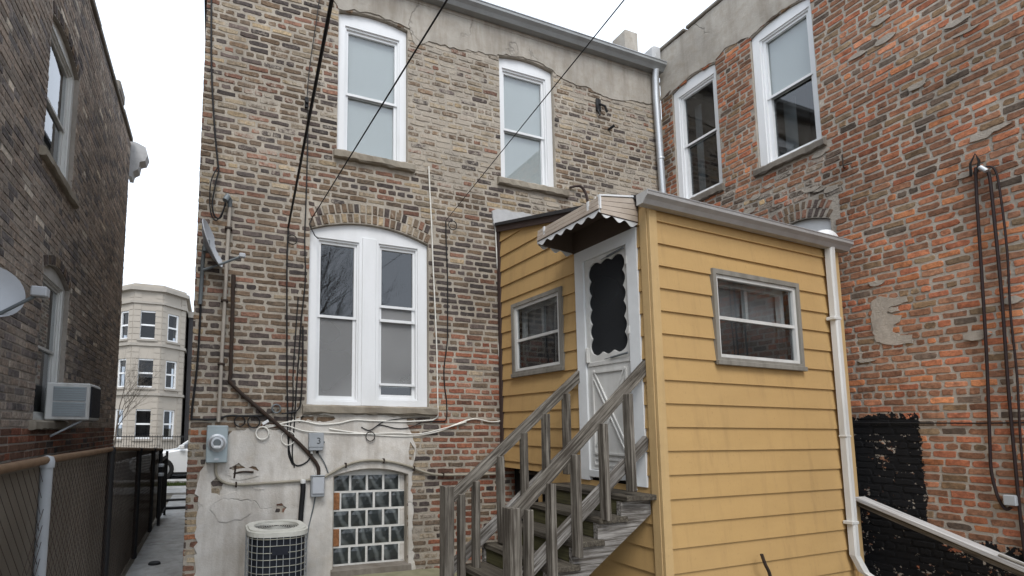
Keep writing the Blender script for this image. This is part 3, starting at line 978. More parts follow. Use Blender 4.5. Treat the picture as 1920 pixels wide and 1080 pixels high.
# glass block window: five rows of four, every other row shifted by a half brick filler
gbw = MB()
gbw.plate(opening_loop(HG, -0.002), [], lambda a, z, d: WM(a, d, z), -0.0705, -0.15)
gbw = gbw.build('glass_block_window', 'white_joint', MAIN)
rows = [(0.135, 1.222), (0.322, 1.302), (0.508, 1.222), (0.694, 1.302), (0.880, 1.222)]
for zi, (zz, sx) in enumerate(rows):
    for k in range(4):
        a = sx + k * 0.1865
        bb = MB()
        x0, x1, z0, z1 = a + 0.013, a + 0.1735, zz + 0.012, zz + 0.173
        if x1 > 2.03: x1 = 2.026
        if zi == 4: z1 = min(z1, 1.05)
        # pillowed face
        n = 4
        vs, fs = [], []
        for i in range(n + 1):
            for j in range(n + 1):
                u, v = i / n, j / n
                e = min(u, 1 - u, v, 1 - v)
                vs.append(WM(x0 + (x1 - x0) * u, -0.068 + (0.010 if e > 0 else 0) + (0.003 if e > 0.3 else 0), z0 + (z1 - z0) * v))
        for i in range(n):
            for j in range(n):
                fs.append((i * (n + 1) + j, (i + 1) * (n + 1) + j, (i + 1) * (n + 1) + j + 1, i * (n + 1) + j + 1))
        bb.add(vs, fs)
        vb = [WM(x, d, z) for d in (-0.068, -0.1) for x, z in ((x0, z0), (x1, z0), (x1, z1), (x0, z1))]
        bb.add(vb, [(0, 1, 5, 4), (1, 2, 6, 5), (2, 3, 7, 6), (3, 0, 4, 7)])
        bb.build('glass_block', 'glassblock', gbw)
    if sx > 1.25:
        b = MB(); wbox(b, WM, 1.222, 1.296, -0.10, -0.062, zz + 0.004, zz + 0.18, 0.004)
        b.c = [(0.36, 0.17, 0.08, 0.35)] * len(b.v)
        b.build('filler_brick', 'brick_main', gbw)
    else:
        b = MB(); wbox(b, WM, 1.975, 2.026, -0.10, -0.066, zz + 0.004, zz + 0.18, 0.004)
        b.build('mortar_fill', 'parge_base', gbw)
sill(MAIN, WM, 1.19, 2.07, 0.03, 0.118, 0.03, 'stone_dark', random.Random(19))

# eaves gutter, fascia, roof, downpipe, chimney
def gutter_profile(b, x0, x1, y, z, h, d, mp):
    prof = [(0, 0), (d * 0.55, 0), (d * 0.75, h * 0.35), (d, h * 0.62), (d, h), (d - 0.012, h), (d - 0.012, h * 0.68), (d * 0.68, h * 0.42), (d * 0.5, 0.01), (0.012, 0.01), (0.012, h), (0, h)]
    b.prism([(p, q) for p, q in prof], mp, x0, x1)
b = MB(); gutter_profile(b, XL0 - 0.1, XR - 0.03, 0, 0, 0.108, 0.135, lambda p, q, c: Vector((c, -0.015 - p, 6.69 + q)))
mg = b.build('gutter', 'gutter_face', MAIN)
b = MB().tube([(XL0 - 0.1, -0.15, 6.80), (XR - 0.03, -0.15, 6.80)], 0.009, 8); b.build('gutter_lip', 'galv', mg)
b = MB().box(XL0 - 0.08, XR - 0.02, -0.012, 0.02, 6.65, 6.84); b.build('fascia', 'parge_top', MAIN)
for i in range(7):
    x = 0.4 + i * 0.86
    b = MB().box(x, x + 0.02, -0.15, -0.01, 6.806, 6.812); b.build('gutter_strap', 'galv', mg)
b = MB().box(XL0 - 0.08, XR + 0.3, 0.02, 13.0, 6.93, 7.0); b.build('roof', 'shingle', MAIN)
b = MB(); b.tube([(5.83, -0.10, 6.68), (5.84, -0.075, 6.58), (5.845, -0.065, 6.3), (5.90, -0.065, 4.2), (5.92, -0.065, 3.6)], 0.042, 12)
dp = b.build('downpipe', 'galv', MAIN)
for z in (5.35, 4.0):
    b = MB().lathe([(0.046, 0), (0.05, 0.005), (0.05, 0.028), (0.046, 0.033)], (5.875, -0.065, z), 'Z', 14); b.build('pipe_band', 'galv', dp)
b = MB()
cp = [(5.22, 0.55), (5.70, 0.55), (5.70, 0.95), (5.22, 0.95)]
b.box(5.68, 5.93, 0.25, 0.50, 6.9, 7.57, 0.012)
b.build('chimney', 'parge_top', MAIN)
# side and back of the house
b = MB().add([(XL0, 0.005, 0), (XL0, 13, 0), (XL0, 13, 6.93), (XL0, 0.005, 6.93), (XR + .3, 13, 0), (XR + .3, 13, 6.93)], [(0, 1, 2, 3), (1, 4, 5, 2)])
b.build('side_wall', 'mortar_main', MAIN, recalc=False)
def WMS(s, d, z): return Vector((XL0 - d, s, z))
brick_wall(MAIN, WMS, 0.0, 7.0, 0.0, 6.85, 0.218, 0.0697, 0.017, [], lambda *a: False, lambda s, z, r: (*pick([('dark', 4), ('brown', 5), ('redbrown', 3)], r), r.uniform(.15, .4)), 'brick_main', random.Random(55), None, 0, False)

# ------------------------------------------------------------------ right building
RIGHT = thing('red_brick_building', 'red brick building with parapet standing at right of the yard', 'building', (XR, 0, 0))
def WR(s, d, z): return Vector((-d, s, z))
HR1 = dict(s0=-0.785, s1=-0.175, z0=4.66, z1=6.30, rise=0.055, sill=0.10, sillx=0.03)
HR2 = dict(s0=-1.815, s1=-1.205, z0=4.625, z1=6.28, rise=0.055, sill=0.08, sillx=0.04)
HR3 = dict(s0=-1.83, s1=-1.22, z0=2.1, z1=3.755, rise=0.10, ring=0.20)
holes_r = [HR1, HR2, HR3]
TR = 7.05
wall_sheet(RIGHT, WR, [(-7.0, 0), (-0.0, 0), (-0.0, TR), (-7.0, TR)], holes_r, 'mortar_right')
PR_ = [(-0.005, 7.04), (-0.005, 6.32), (-0.16, 6.36)] + [(a, z + 0.012) for a, z in arch_top(HR1['s0'] - .01, HR1['s1'] + .01, HR1['z1'], HR1['rise'])] + [(-0.80, 6.33), (-0.92, 6.39), (-1.05, 6.36), (-1.17, 6.33), (-1.20, 6.31)] + [(a, z + 0.012) for a, z in arch_top(HR2['s0'] - .01, HR2['s1'] + .01, HR2['z1'], HR2['rise'])] + [(-1.86, 6.45), (-1.95, 6.7), (-2.1, 6.85), (-2.3, 7.04)]
def skip_r(s, z, hw):
    P = PR_
    return inpoly(s - hw * .6, z, P) and inpoly(s + hw * .6, z, P) and inpoly(s, z - .04, P) and inpoly(s, z + .04, P)
def col_r(s, z, rng):
    wts = [('red', 4.6), ('redbrown', 8.0), ('dark', .8), ('brown', 1.4), ('orange', 1.4)]
    if z > 4.3:
        wts = [('red', 3.4), ('redbrown', 8.0), ('dark', 1.3), ('brown', 1.8), ('orange', .6)]
    sm = 0.04
    if -1.9 < s < -0.6 and 3.6 < z < 4.6:
        wts = [('red', 1.4), ('redbrown', 3.5), ('dark', 5), ('brown', 3), ('tan', .5)]
        sm = 0.5
    c = pick(wts, rng)
    f = tone(s, z, 0.9, 0.34)
    g_ = (c[0] + c[1] + c[2]) / 3
    c = ((c[0] * .95 + g_ * .05) * 1.3 * f, (c[1] * .94 + g_ * .06) * 1.18 * f, (c[2] * .95 + g_ * .05) * 1.0 * f)
    return (*c, max(0.0, sm + rng.uniform(-0.2, 0.26)))
def score_r(s, z):
    return (Vector((XR, s, z)) - CAM).length + (60 if s < -3.2 or s > -1.85 or z < 0.3 else 0)
brick_wall(RIGHT, WR, -4.2, -0.0, 0.0, TR, 0.152, 0.0665, 0.0170, holes_r, skip_r, col_r, 'brick_right', random.Random(15), score_r, 300, True, 7)
brick_wall(RIGHT, WR, -7.0, -4.2, 0.0, TR, 0.152, 0.0665, 0.0155, [], lambda *a: False, col_r, 'brick_right', random.Random(16), None, 0, False, 7)
arch_ring(RIGHT, WR, HR3, 2, 0.10, 'brick_right', random.Random(18), lambda s, z, r: (*pick([('redbrown', 4), ('dark', 2), ('brown', 3)], r), r.uniform(0.05, 0.35)), 'arch_brick', 0.05)
b = MB(); b.plate(fray(PR_, 0.008, 0.05, random.Random(31)), [], lambda a, z, d: WR(a, d, z), -0.006, 0.007); b.build('parapet_parge', 'parge_top', RIGHT)
prr = random.Random(33)
PATCH = [(-2.09, 2.81), (-2.16, 2.84), (-2.25, 2.80), (-2.345, 2.80), (-2.335, 2.74), (-2.21, 2.72), (-2.20, 2.66), (-2.29, 2.62), (-2.28, 2.57), (-2.23, 2.55), (-2.22, 2.49), (-2.27, 2.44), (-2.35, 2.43), (-2.345, 2.36), (-2.22, 2.35), (-2.10, 2.41), (-2.075, 2.6)]
def right_patch(poly, seed, amp=0.008):
    b = MB(); b.plate(fray(poly, amp, 0.03, random.Random(seed)), [], lambda a, z, d: WR(a, d, z), -0.006, 0.007 + (seed % 40) * 0.0002); b.build('cement_patch', 'mortar_right', RIGHT)
right_patch(PATCH, 41)
for i in range(26):
    cx, cz = prr.uniform(-3.1, -1.9), prr.uniform(2.1, 6.6)
    if i < 8:
        cx, cz = prr.uniform(-1.9, -0.9), prr.uniform(4.05, 4.5)
    rx, rz = prr.uniform(0.03, 0.09), prr.uniform(0.015, 0.035)
    right_patch([(cx + rx * math.cos(k * .6283) * prr.uniform(.7, 1.2), cz + rz * math.sin(k * .6283) * prr.uniform(.7, 1.2)) for k in range(10)], 50 + i, 0.004)
double_hung(RIGHT, WR, HR1, [(-0.745, -0.245, 4.68, 6.20, 5.46, (None, None))], 0.03, label='narrow upper window with dark panes beside the downpipe')
double_hung(RIGHT, WR, HR2, [(-1.785, -1.285, 4.645, 6.20, 5.45, ('shade', None))], 0.03, label='upper window with a pale shade behind its top pane')
double_hung(RIGHT, WR, HR3, [(-1.79, -1.27, 2.14, 3.66, 2.9, (None, None))], 0.05, label='arched window half hidden by the porch roof')
b = MB(); wbox(b, WR, -0.36, -0.27, -0.30, -0.31, 4.7, 6.1); b.build('curtain', 'shade_dark', RIGHT)
b = MB(); wbox(b, WR, -1.45, -1.33, -0.30, -0.31, 4.65, 5.45); b.build('curtain', 'shade_dark', RIGHT)
sill(RIGHT, WR, -0.80, -0.16, 4.56, 4.66, 0.04, 'stone_dark', random.Random(24))
sill(RIGHT, WR, -1.855, -1.17, 4.54, 4.625, 0.05, 'stone_dark', random.Random(25))
for i in range(9):
    b = MB().box(-0.035, 0.32, -0.42 - i * 0.8, -0.425 + 0.78 - i * 0.8 if i else 0.4, 7.05 + RND.uniform(0, .004), 7.10, 0.012)
    b.build('coping_tile', 'stone_dark', RIGHT)
b = MB().box(0.162, 1.3, -7.0, 0.0, 6.98, 7.02); b.build('roof_deck', 'shingle', RIGHT)
# galvanised flashing lump where the gutter meets the parapet
b = MB().box(-0.16, -0.004, -0.06, 0.12, 6.88, 7.12, 0.03); b.build('corner_flashing', 'flash', RIGHT)
b = MB().box(1.3, 9.0, -7.0, 13.0, 0, 7.0); b.build('building_mass', 'mortar_right', RIGHT)

# ------------------------------------------------------------------ left building
XL = -1.6
LEFT = thing('grey_brick_building', 'dark sooty brick building beyond the fence at the left edge', 'building', (XL, 0, 0))
def WL(s, d, z): return Vector((d, s, z))
HL1 = dict(s0=0.40, s1=1.28, z0=1.60, z1=3.08, rise=0.12, ring=0.11)
HL2 = dict(s0=0.15, s1=1.10, z0=4.12, z1=5.52, rise=0.10, ring=0.11)
wall_sheet(LEFT, WL, [(-6, 0), (4.36, 0), (4.36, 6.70), (-6, 6.70)], [HL1, HL2], 'mortar_left')
def col_l(s, z, rng):
    if z < 1.52:
        c = pick([('red', 2.0), ('redbrown', 5), ('dark', 1)], rng)
        return (*[x * 0.8 for x in c], rng.uniform(0, .2))
    c = pick([('dark', 2), ('brown', 8), ('tan', .25)], rng)
    g_ = sum(c) / 3
    return (*[(x * .55 + g_ * .45) * 2.0 for x in c], rng.uniform(0.2, .55))
brick_wall(LEFT, WL, -6, 4.355, 0, 6.70, 0.218, 0.0697, 0.014, [HL1, HL2], lambda *a: False, col_l, 'brick_left', random.Random(44), None, 0, False)
for h, lab in ((HL1, 'lower window holding the air conditioner'), (HL2, 'upper window with white frame')):
    double_hung(LEFT, WL, h, [(h['s0'] + 0.07, h['s1'] - 0.07, h['z0'] + 0.03, h['z1'] - 0.02, (h['z0'] + h['z1']) / 2, (None, None))], 0.05, 'white_dirty', lab)
    sill(LEFT, WL, h['s0'] - 0.1, h['s1'] + 0.1, h['z0'] - 0.09, h['z0'], 0.06, 'stone', random.Random(47))
    arch_ring(LEFT, WL, h, 1, 0.11, 'brick_left', random.Random(48), lambda s, z, r: (*pick([('dark', 3), ('brown', 2)], r), .1))
for i in range(12):
    b = MB().box(-0.3, 0.03 + RND.uniform(0, 0.02), -6 + i * 0.86, -6 + i * 0.86 + 0.85, 6.702, 6.76 + RND.uniform(0, 0.02), 0.01)
    b.build('coping_tile', 'stone_dark', LEFT)
b = MB().box(-0.3, 0.045, 3.0, 3.42, 6.775, 6.95, 0.02); b.build('coping_block', 'stone_dark', LEFT)
cr = [(0.0, 0.0), (0.06, 0.0), (0.08, 0.10), (0.16, 0.16), (0.18, 0.30), (0.27, 0.34), (0.31, 0.46), (0.27, 0.60), (0.12, 0.66), (0.0, 0.68)]
b = MB(); b.prism(cr, lambda p, q, c: Vector((p - 0.02, c, 6.08 + q)), 4.37, 4.62); b.build('cornice_return', 'flash', LEFT)
b = MB().box(-8, -1.3, -6.0, 4.36, 0, 6.69); b.build('building_mass', 'mortar_left', LEFT)
b = MB().box(-1.3, -0.165, -6.0, 4.36, 6.62, 6.68); b.build('roof_deck', 'shingle', LEFT)
b = MB().add([(-8, 4.37, 0), (-0.01, 4.37, 0), (-0.01, 4.37, 6.7), (-8, 4.37, 6.7)], [(0, 1, 2, 3)]); b.build('end_wall', 'mortar_left', LEFT, recalc=False)

# window air conditioner
AC = thing('window_air_conditioner', 'white box air conditioner sticking out of the dark building\'s lower window', 'air conditioner', (XL, 0.80, 1.61))
b = MB().box(-0.03, 0.37, 0.0, 0.50, 0, 0.385, 0.012); b.build('case', 'white_dirty', AC)
for (a0, a1, z0, z1) in ((0.04, 0.34, 0.195, 0.345), (0.04, 0.34, 0.035, 0.185)):
    b = MB().box(a0, a1, -0.006, 0.01, z0, z1); lv = b.build('louvre_panel', 'box', AC)
    for k in range(6):
        zz = z0 + 0.012 + k * 0.024
        b = MB().box(a0 + 0.01, a1 - 0.01, -0.012, -0.004, zz, zz + 0.01); b.build('louvre', 'meter', lv)
b = MB().box(0.365, 0.38, 0.03, 0.47, 0.03, 0.355, 0.004); b.build('rear_grille', 'ac_coil', AC)
beam('support_bracket', (0.30, 0.06, -0.005), (0.02, 0.06, -0.17), 0.03, 0.02, 'box', AC)

# satellite dishes
def dish(name, label, loc, rad, aim, arm, mast, mat, feed_sz=0.05):
    t_ = thing(name, label, 'satellite dish', loc)
    aim = Vector(aim).normalized()
    up = Vector((0, 0, 1))
    ax = up.cross(aim).normalized()
    ay = aim.cross(ax)
    b = MB()
    n, rr_ = 32, 7
    for lay in (0, -0.008):
        base = len(b.v)
        for i in range(rr_ + 1):
            r_ = rad * i / rr_
            for k in range(n):
                a = 2 * math.pi * k / n
                p = ax * (r_ * 0.92 * math.cos(a)) + ay * (r_ * math.sin(a)) + aim * (0.28 * r_ * r_ / rad + lay)
                b.v.append(tuple(p))
        for i in range(rr_):
            for k in range(n):
                b.f.append((base + i * n + k, base + i * n + (k + 1) % n, base + (i + 1) * n + (k + 1) % n, base + (i + 1) * n + k))
    N1 = (rr_ + 1) * n
    for k in range(n):
        b.f.append((rr_ * n + k, rr_ * n + (k + 1) % n, N1 + rr_ * n + (k + 1) % n, N1 + rr_ * n + k))
    b.smooth = True
    b.build('reflector', mat, t_, recalc=False)
    arm = Vector(arm)
    p0 = -ay * rad * 0.95 + aim * 0.02
    b = MB().tube([tuple(p0 - aim * 0.12), tuple(p0), tuple(arm)], 0.012, 8); b.build('feed_arm', 'dish_dark' if mat == 'dish' else mat, t_)
    f = feed_sz
    b = MB().box(arm.x - f, arm.x + f, arm.y - f * 0.8, arm.y + f * 0.8, arm.z - f * 0.55, arm.z + f * 0.9, 0.008); b.build('feed_horn', 'dish' , t_)
    b = MB().tube([tuple(p) for p in mast], 0.02, 10); b.build('mast', 'dish_dark', t_)
    b = MB().box(-0.03, 0.03, 0.0, 0.06, -0.06, 0.06, 0.006)
    b.build('bracket', 'dish_dark', t_)
    return t_
dish('satellite_dish', 'small grey satellite dish on the brown house\'s left corner', (-0.115, -0.16, 3.285), 0.235, (0.93, -0.28, 0.33), (0.33, -0.09, -0.10), [(-0.02, 0.03, 0.0), (-0.03, 0.10, -0.15), (-0.04, 0.13, -0.55)], 'dish', 0.03)
dish('satellite_dish', 'grey satellite dish with white feed horn cut off by the left edge', (-1.50, -0.90, 2.47), 0.195, (0.5, -0.8, 0.25), (0.30, -0.05, 0.02), [(0.0, 0.05, 0.0), (-0.03, 0.12, -0.1), (-0.14, 0.14, -0.3)], 'dish', 0.05)

# ------------------------------------------------------------------ fence
FEN = thing('chain_link_fence', 'dark screened chain link fence along the gangway with rusty top rail', 'fence', (-0.82, -5, 0))
ft = lambda y: 1.37 - max(0, (y - (-0.6))) * 0.045
ys = [-5.0, -3.4, -1.90, -0.2, 1.5, 3.0, 4.1]
for i, y in enumerate(ys):
    b = MB().tube([(0, y + 5, 0), (0, y + 5, ft(y) - 0.03)], 0.030, 12); p_ = b.build('post', 'box' if y < -1 else 'iron', FEN)
    b = MB().lathe([(0.0, 0.045), (0.03, 0.035), (0.038, 0.01), (0.036, -0.02)], (0, y + 5, ft(y) - 0.02), 'Z', 12); b.build('post_cap', 'box' if y < -1 else 'iron', p_)
b = MB().tube([(0, y + 5, ft(y)) for y in ys], 0.021, 10); b.build('top_rail', 'rail_rust', FEN)
b = MB()
vs, fs = [], []
yy = [-5 + i * 0.1 for i in range(92)]
for y in yy:
    vs += [(-0.025 + RND.uniform(-.006, .006), y + 5, 0.03), (-0.025 + RND.uniform(-.012, .012), y + 5, ft(y) * 0.5), (-0.025 + RND.uniform(-.004, .004), y + 5, ft(y) - 0.015)]
for i in range(len(yy) - 1):
    for k in range(2):
        fs.append((i * 3 + k, (i + 1) * 3 + k, (i + 1) * 3 + k + 1, i * 3 + k + 1))
b.add(vs, fs); b.build('privacy_screen', 'mesh', FEN, recalc=False)
b = MB()
stp = 0.075
y0, y1 = -2.9, 2.6
k = 0
y = y0
wires = []
while y < y1:
    for sgn in (1, -1):
        h_ = 1.30
        pts = []
        ya = y if sgn > 0 else y + h_ * 0.9
        yb = y + h_ * 0.9 if sgn > 0 else y
        b.tube([(0.006 * sgn, ya + 5, 0.04), (0.006 * sgn, yb + 5, min(ft(yb), ft(ya)) - 0.03)], 0.0017, 3, False)
    y += stp
o = b.build('chain_link_mesh', 'rust', FEN); tag(o, kind='stuff')
# line of grey trim behind the rail
b = MB().box(-0.10, -0.05, 0.0, 9.1, 1.33, 1.405, 0.01)
b.v = [(x, yv, z - max(0, (yv - 5 + 0.6)) * 0.045) for x, yv, z in b.v]
b.build('coping_board', 'wood_frame', FEN)

GATE = thing('iron_gate', 'open black iron gate at the far end of the gangway', 'gate', (-0.74, 3.35, 0))
for y in (0.0, 1.0):
    b = MB().box(-0.02, 0.02, y - 0.02, y + 0.02, 0, 1.12); b.build('gate_post', 'iron', GATE)
for z in (0.12, 1.0):
    b = MB().box(-0.012, 0.012, 0.02, 0.98, z, z + 0.03); b.build('gate_rail', 'iron', GATE)
for k in range(8):
    b = MB().box(-0.006, 0.006, 0.10 + k * 0.11, 0.112 + k * 0.11, 0.1, 1.06); b.build('gate_bar', 'iron', GATE)
for z in (0.78, 0.92):
    b = MB().box(-0.03, 0.05, -0.05, -0.02, z, z + 0.05, 0.006); b.build('hinge', 'galv', GATE)

# ------------------------------------------------------------------ porch
SC = Vector((3.310, -2.011, 0))
PORCH = thing('enclosed_porch', 'ochre yellow clapboard porch built against the brown house', 'porch', SC, R(2.3))
DEPTH, WID, EXP = 1.985, 2.55, 0.1863
def WF(s, d, z): return Vector((s, -d, z))            # front face, faces the yard
def WS(s, d, z): return Vector((-d, s, z))            # left face with the door
def roofz(y): return 3.47 + (y - 0.09) * 0.285
def clip_half(poly, f):
    res = []
    n = len(poly)
    for i in range(n):
        a, b = poly[i], poly[(i + 1) % n]
        fa, fb = f(*a), f(*b)
        if fa >= 0: res.append(a)
        if (fa > 0 > fb) or (fa < 0 < fb):
            t = fa / (fa - fb)
            res.append((a[0] + (b[0] - a[0]) * t, a[1] + (b[1] - a[1]) * t))
    return res
def sub_rect(rects, h):
    res = []
    for (a, b, c, d) in rects:
        s0, s1, z0, z1 = h
        if b <= s0 or a >= s1 or d <= z0 or c >= z1:
            res.append((a, b, c, d)); continue
        if a < s0: res.append((a, s0, c, d))
        if b > s1: res.append((s1, b, c, d))
        if c < z0: res.append((max(a, s0), min(b, s1), c, z0))
        if d > z1: res.append((max(a, s0), min(b, s1), z1, d))
    return res
def siding(W, s0, s1, zb0, ztop, cuts, clip=None):
    z = zb0
    while z < ztop:
        rects = [(s0, s1, z, z + EXP)]
        for h in cuts:
            rects = sub_rect(rects, h)
        for (a, b_, c, d) in rects:
            poly = [(a, c), (b_, c), (b_, d), (a, d)]
            if clip: poly = clip_half(poly, clip)
            else: poly = [(p, min(q, ztop)) for p, q in poly]
            if len(poly) < 3 or max(p[1] for p in poly) - min(p[1] for p in poly) < 0.012:
                continue
            pd = lambda q: 0.004 + 0.015 * (1 - (q - z) / EXP)
            bb = MB()
            n = len(poly)
            vs = [W(p, pd(q), q) for p, q in poly] + [W(p, -0.012, q) for p, q in poly]
            bb.add(vs, [tuple(range(n)), tuple(range(2 * n - 1, n - 1, -1))] + [(i, (i + 1) % n, n + (i + 1) % n, n + i) for i in range(n)])
            bb.build('siding_board', 'siding', PORCH)
        z += EXP
FW = (0.69, 1.878, 2.115, 2.935)          # front window, outside of its wooden casing
LW = (0.953, 1.745, 2.14, 2.972)          # side window
DR = (0.10, 0.775, 1.10, 3.235)           # door with casing
# sheathing with the openings cut, so nothing shows through
b = MB()
b.plate([(0.0, 0.02), (WID, 0.02), (WID, 3.40), (0.0, 3.40)], [[(FW[0] + .05, FW[2] + .06), (FW[1] - .05, FW[2] + .06), (FW[1] - .05, FW[3] - .05), (FW[0] + .05, FW[3] - .05)]], lambda a, z, d: WF(a, d, z), -0.008, -0.05)
b.build('front_sheathing', 'dark', PORCH)
b = MB()
b.plate([(0.052, 0.02), (1.10, 0.02), (1.10, 0.93), (1.36, 0.93), (1.36, 1.12), (DEPTH, 1.12), (DEPTH, roofz(DEPTH) - .02), (0.052, roofz(0.05) - .02)],
        [[(LW[0] + .05, LW[2] + .05), (LW[1] - .05, LW[2] + .05), (LW[1] - .05, LW[3] - .05), (LW[0] + .05, LW[3] - .05)], [(DR[0] + .06, DR[2] + .02), (DR[1] - .06, DR[2] + .02), (DR[1] - .06, DR[3] - .06), (DR[0] + .06, DR[3] - .06)]],
        lambda a, z, d: WS(a, d, z), -0.008, -0.05)
b.build('side_sheathing', 'dark', PORCH)
b = MB().box(WID - 0.05, WID, 0.06, DEPTH - 0.1, 0.0, 3.42); b.build('far_side_wall', 'siding', PORCH)
b = MB().box(0.06, WID - 0.06, 0.06, DEPTH - 0.2, 1.06, 1.09); b.build('floor', 'wood_dark', PORCH)
b = MB().box(0.75, 0.78, 0.3, 1.9, 1.1, 3.4); b.build('inner_partition', 'room', PORCH)
siding(WF, 0.055, WID - 0.06, 0.088, 3.385, [FW])
siding(WS, 0.058, DEPTH - 0.02, 0.075, 4.2, [LW, DR, (1.10, 2.1, -1, 0.935), (1.36, 2.1, 0.9, 1.115)], lambda s, z: roofz(s) - 0.015 - z)
# corner boards
b = MB().box(-0.022, 0.062, -0.028, -0.004, 0.0, 3.40, 0.003); b.build('corner_board', 'trim', PORCH)
b = MB().box(-0.028, -0.004, -0.0035, 0.062, 0.0, 3.43, 0.003); b.build('corner_board', 'trim', PORCH)
b = MB().box(WID - 0.075, WID + 0.02, -0.028, -0.004, 0.0, 3.40, 0.003); b.build('corner_board', 'trim', PORCH)
b = MB().box(-0.03, -0.002, DEPTH - 0.035, DEPTH + 0.01, 1.1, roofz(DEPTH) - .03); b.build('wall_batten', 'brown', PORCH)
b = MB().box(-0.012, 0.02, 1.36, 1.385, 0.3, 1.1); b.build('opening_jamb', 'siding', PORCH)
b = MB().box(0.15, 0.18, 1.1, DEPTH - .01, 0.0, 1.1); b.build('crawl_space_back', 'dark', PORCH)
# roof and rake
rp = [(-0.12, roofz(-0.12) - 0.01), (DEPTH + 0.0, roofz(DEPTH)), (DEPTH + 0.0, roofz(DEPTH) + 0.035), (-0.12, roofz(-0.12) + 0.025)]
b = MB(); b.prism(rp, lambda p, q, c: Vector((c, p, q)), -0.065, WID + 0.05); b.build('roof', 'shingle', PORCH)
rk = [(0.03, roofz(0.03) - 0.07), (DEPTH, roofz(DEPTH) - 0.075), (DEPTH, roofz(DEPTH) - 0.002), (0.03, roofz(0.03) - 0.002)]
b = MB(); b.prism(rk, lambda p, q, c: Vector((c, p, q)), -0.045, -0.024); b.build('rake_board', 'brown', PORCH)
# gutter and downpipe
b = MB(); gutter_profile(b, -0.155, WID + 0.07, 0, 0, 0.09, 0.10, lambda p, q, c: Vector((c, -0.03 - p, 3.335 + q)))
pg = b.build('gutter', 'gutter_shed', PORCH)
b = MB().tube([(-0.155, -0.128, 3.424), (WID + 0.07, -0.128, 3.424)], 0.007, 8); b.build('gutter_lip', 'galv', pg)
for x in (-0.158, WID + 0.071):
    b = MB(); b.prism([(0.0, 0.0), (0.055, 0.0), (0.075, 0.032), (0.10, 0.056), (0.10, 0.09), (0, 0.09)], lambda p, q, c: Vector((c, -0.03 - p, 3.335 + q)), x, x + 0.003); b.build('gutter_end_cap', 'gutter', pg)
b = MB()
dpp = [(2.36, -0.065, 3.34), (2.36, -0.062, 3.2), (2.355, -0.062, 0.42), (2.39, -0.10, 0.28), (2.44, -0.22, 0.17)]
for i in range(len(dpp) - 1):
    pass
def rect_tube(b, pts, wx, wy):
    base = len(b.v)
    for (x, y, z) in pts:
        c = 0.012
        for dx, dy in ((-wx + c, -wy), (wx - c, -wy), (wx, -wy + c), (wx, wy), (-wx, wy), (-wx, -wy + c)):
            b.v.append((x + dx, y + dy, z))
    for i in range(len(pts) - 1):
        for k in range(6):
            k2 = (k + 1) % 6
            b.f.append((base + i * 6 + k, base + i * 6 + k2, base + (i + 1) * 6 + k2, base + (i + 1) * 6 + k))
    b.f.append(tuple(base + k for k in range(6))); b.f.append(tuple(base + (len(pts) - 1) * 6 + k for k in range(6)))
rect_tube(b, dpp, 0.035, 0.026)
dpo = b.build('downpipe', 'white_dirty', PORCH)
for z in (2.62, 0.70):
    b = MB().box(2.29, 2.398, -0.091, -0.02, z, z + 0.03, 0.004); b.build('pipe_strap', 'white_dirty', dpo)
for z in (1.5,):
    b = MB().box(2.316, 2.396, -0.0905, -0.03, z, z + 0.02, 0.004); b.build('pipe_joint', 'white_dirty', dpo)

# porch windows: bare wood casing, white metal storm frame, two panes, an inner window behind
def storm_window(W, o, split, label):
    s0, s1, z0, z1 = o
    cas = MB(); cas.plate([(s0, z0), (s1, z0), (s1, z1), (s0, z1)], [[(s0 + .042, z0 + .055), (s1 - .042, z0 + .055), (s1 - .042, z1 - .042), (s0 + .042, z1 - .042)]], lambda a, z, d: W(a, d, z), -0.02, 0.034)
    win = cas.build('window', 'wood_frame', PORCH)
    win['label'] = label
    b = MB(); wbox(b, W, s0 - 0.008, s1 + 0.008, 0.02, 0.05, z0 - 0.012, z0 + 0.03, 0.004); b.build('sill', 'wood_frame', win)
    a, b_, c, d = s0 + .042, s1 - .042, z0 + .055, z1 - .042
    f = MB(); ring(f, W, a, b_, c, d, 0.034, 0.032, 0.03, 0.018, -0.02); f.build('storm_frame', 'white_dirty', win)
    mz = c + (d - c) * split
    f = MB(); wbox(f, W, a + .026, b_ - .026, 0.012, -0.015, mz - .014, mz + .014); f.build('meeting_rail', 'white_dirty', win)
    g_ = MB(); wbox(g_, W, a + .02, b_ - .02, 0.0, -0.004, mz, d - .02); g_.build('pane', 'glass_dark', win)
    g_ = MB(); wbox(g_, W, a + .02, b_ - .02, -0.006, -0.010, c + .02, mz); g_.build('pane', 'glass_dark', win)
    cx = (a + b_) / 2
    g_ = MB(); wbox(g_, W, a + .01, b_ - .01, -0.13, -0.135, c, d); g_.build('curtain', 'curtain', win)
    g_ = MB(); wbox(g_, W, a + .02, b_ - .02, -0.014, -0.016, c + .02, mz); g_.build('insect_screen', 'screen_grey', win)
    f = MB(); ring(f, W, a + .02, b_ - .02, c + .01, d - .01, 0.05, 0.05, 0.05, -0.07, -0.11); f.build('inner_sash', 'white_dirty', win)
    f = MB(); wbox(f, W, cx - .018, cx + .018, -0.075, -0.105, c + .06, d - .06); f.build('inner_bar', 'white_dirty', win)
    return win
storm_window(WF, FW, 0.48, 'wide window with weathered wooden casing facing the yard')
storm_window(WS, LW, 0.47, 'small square window with weathered casing beside the door')

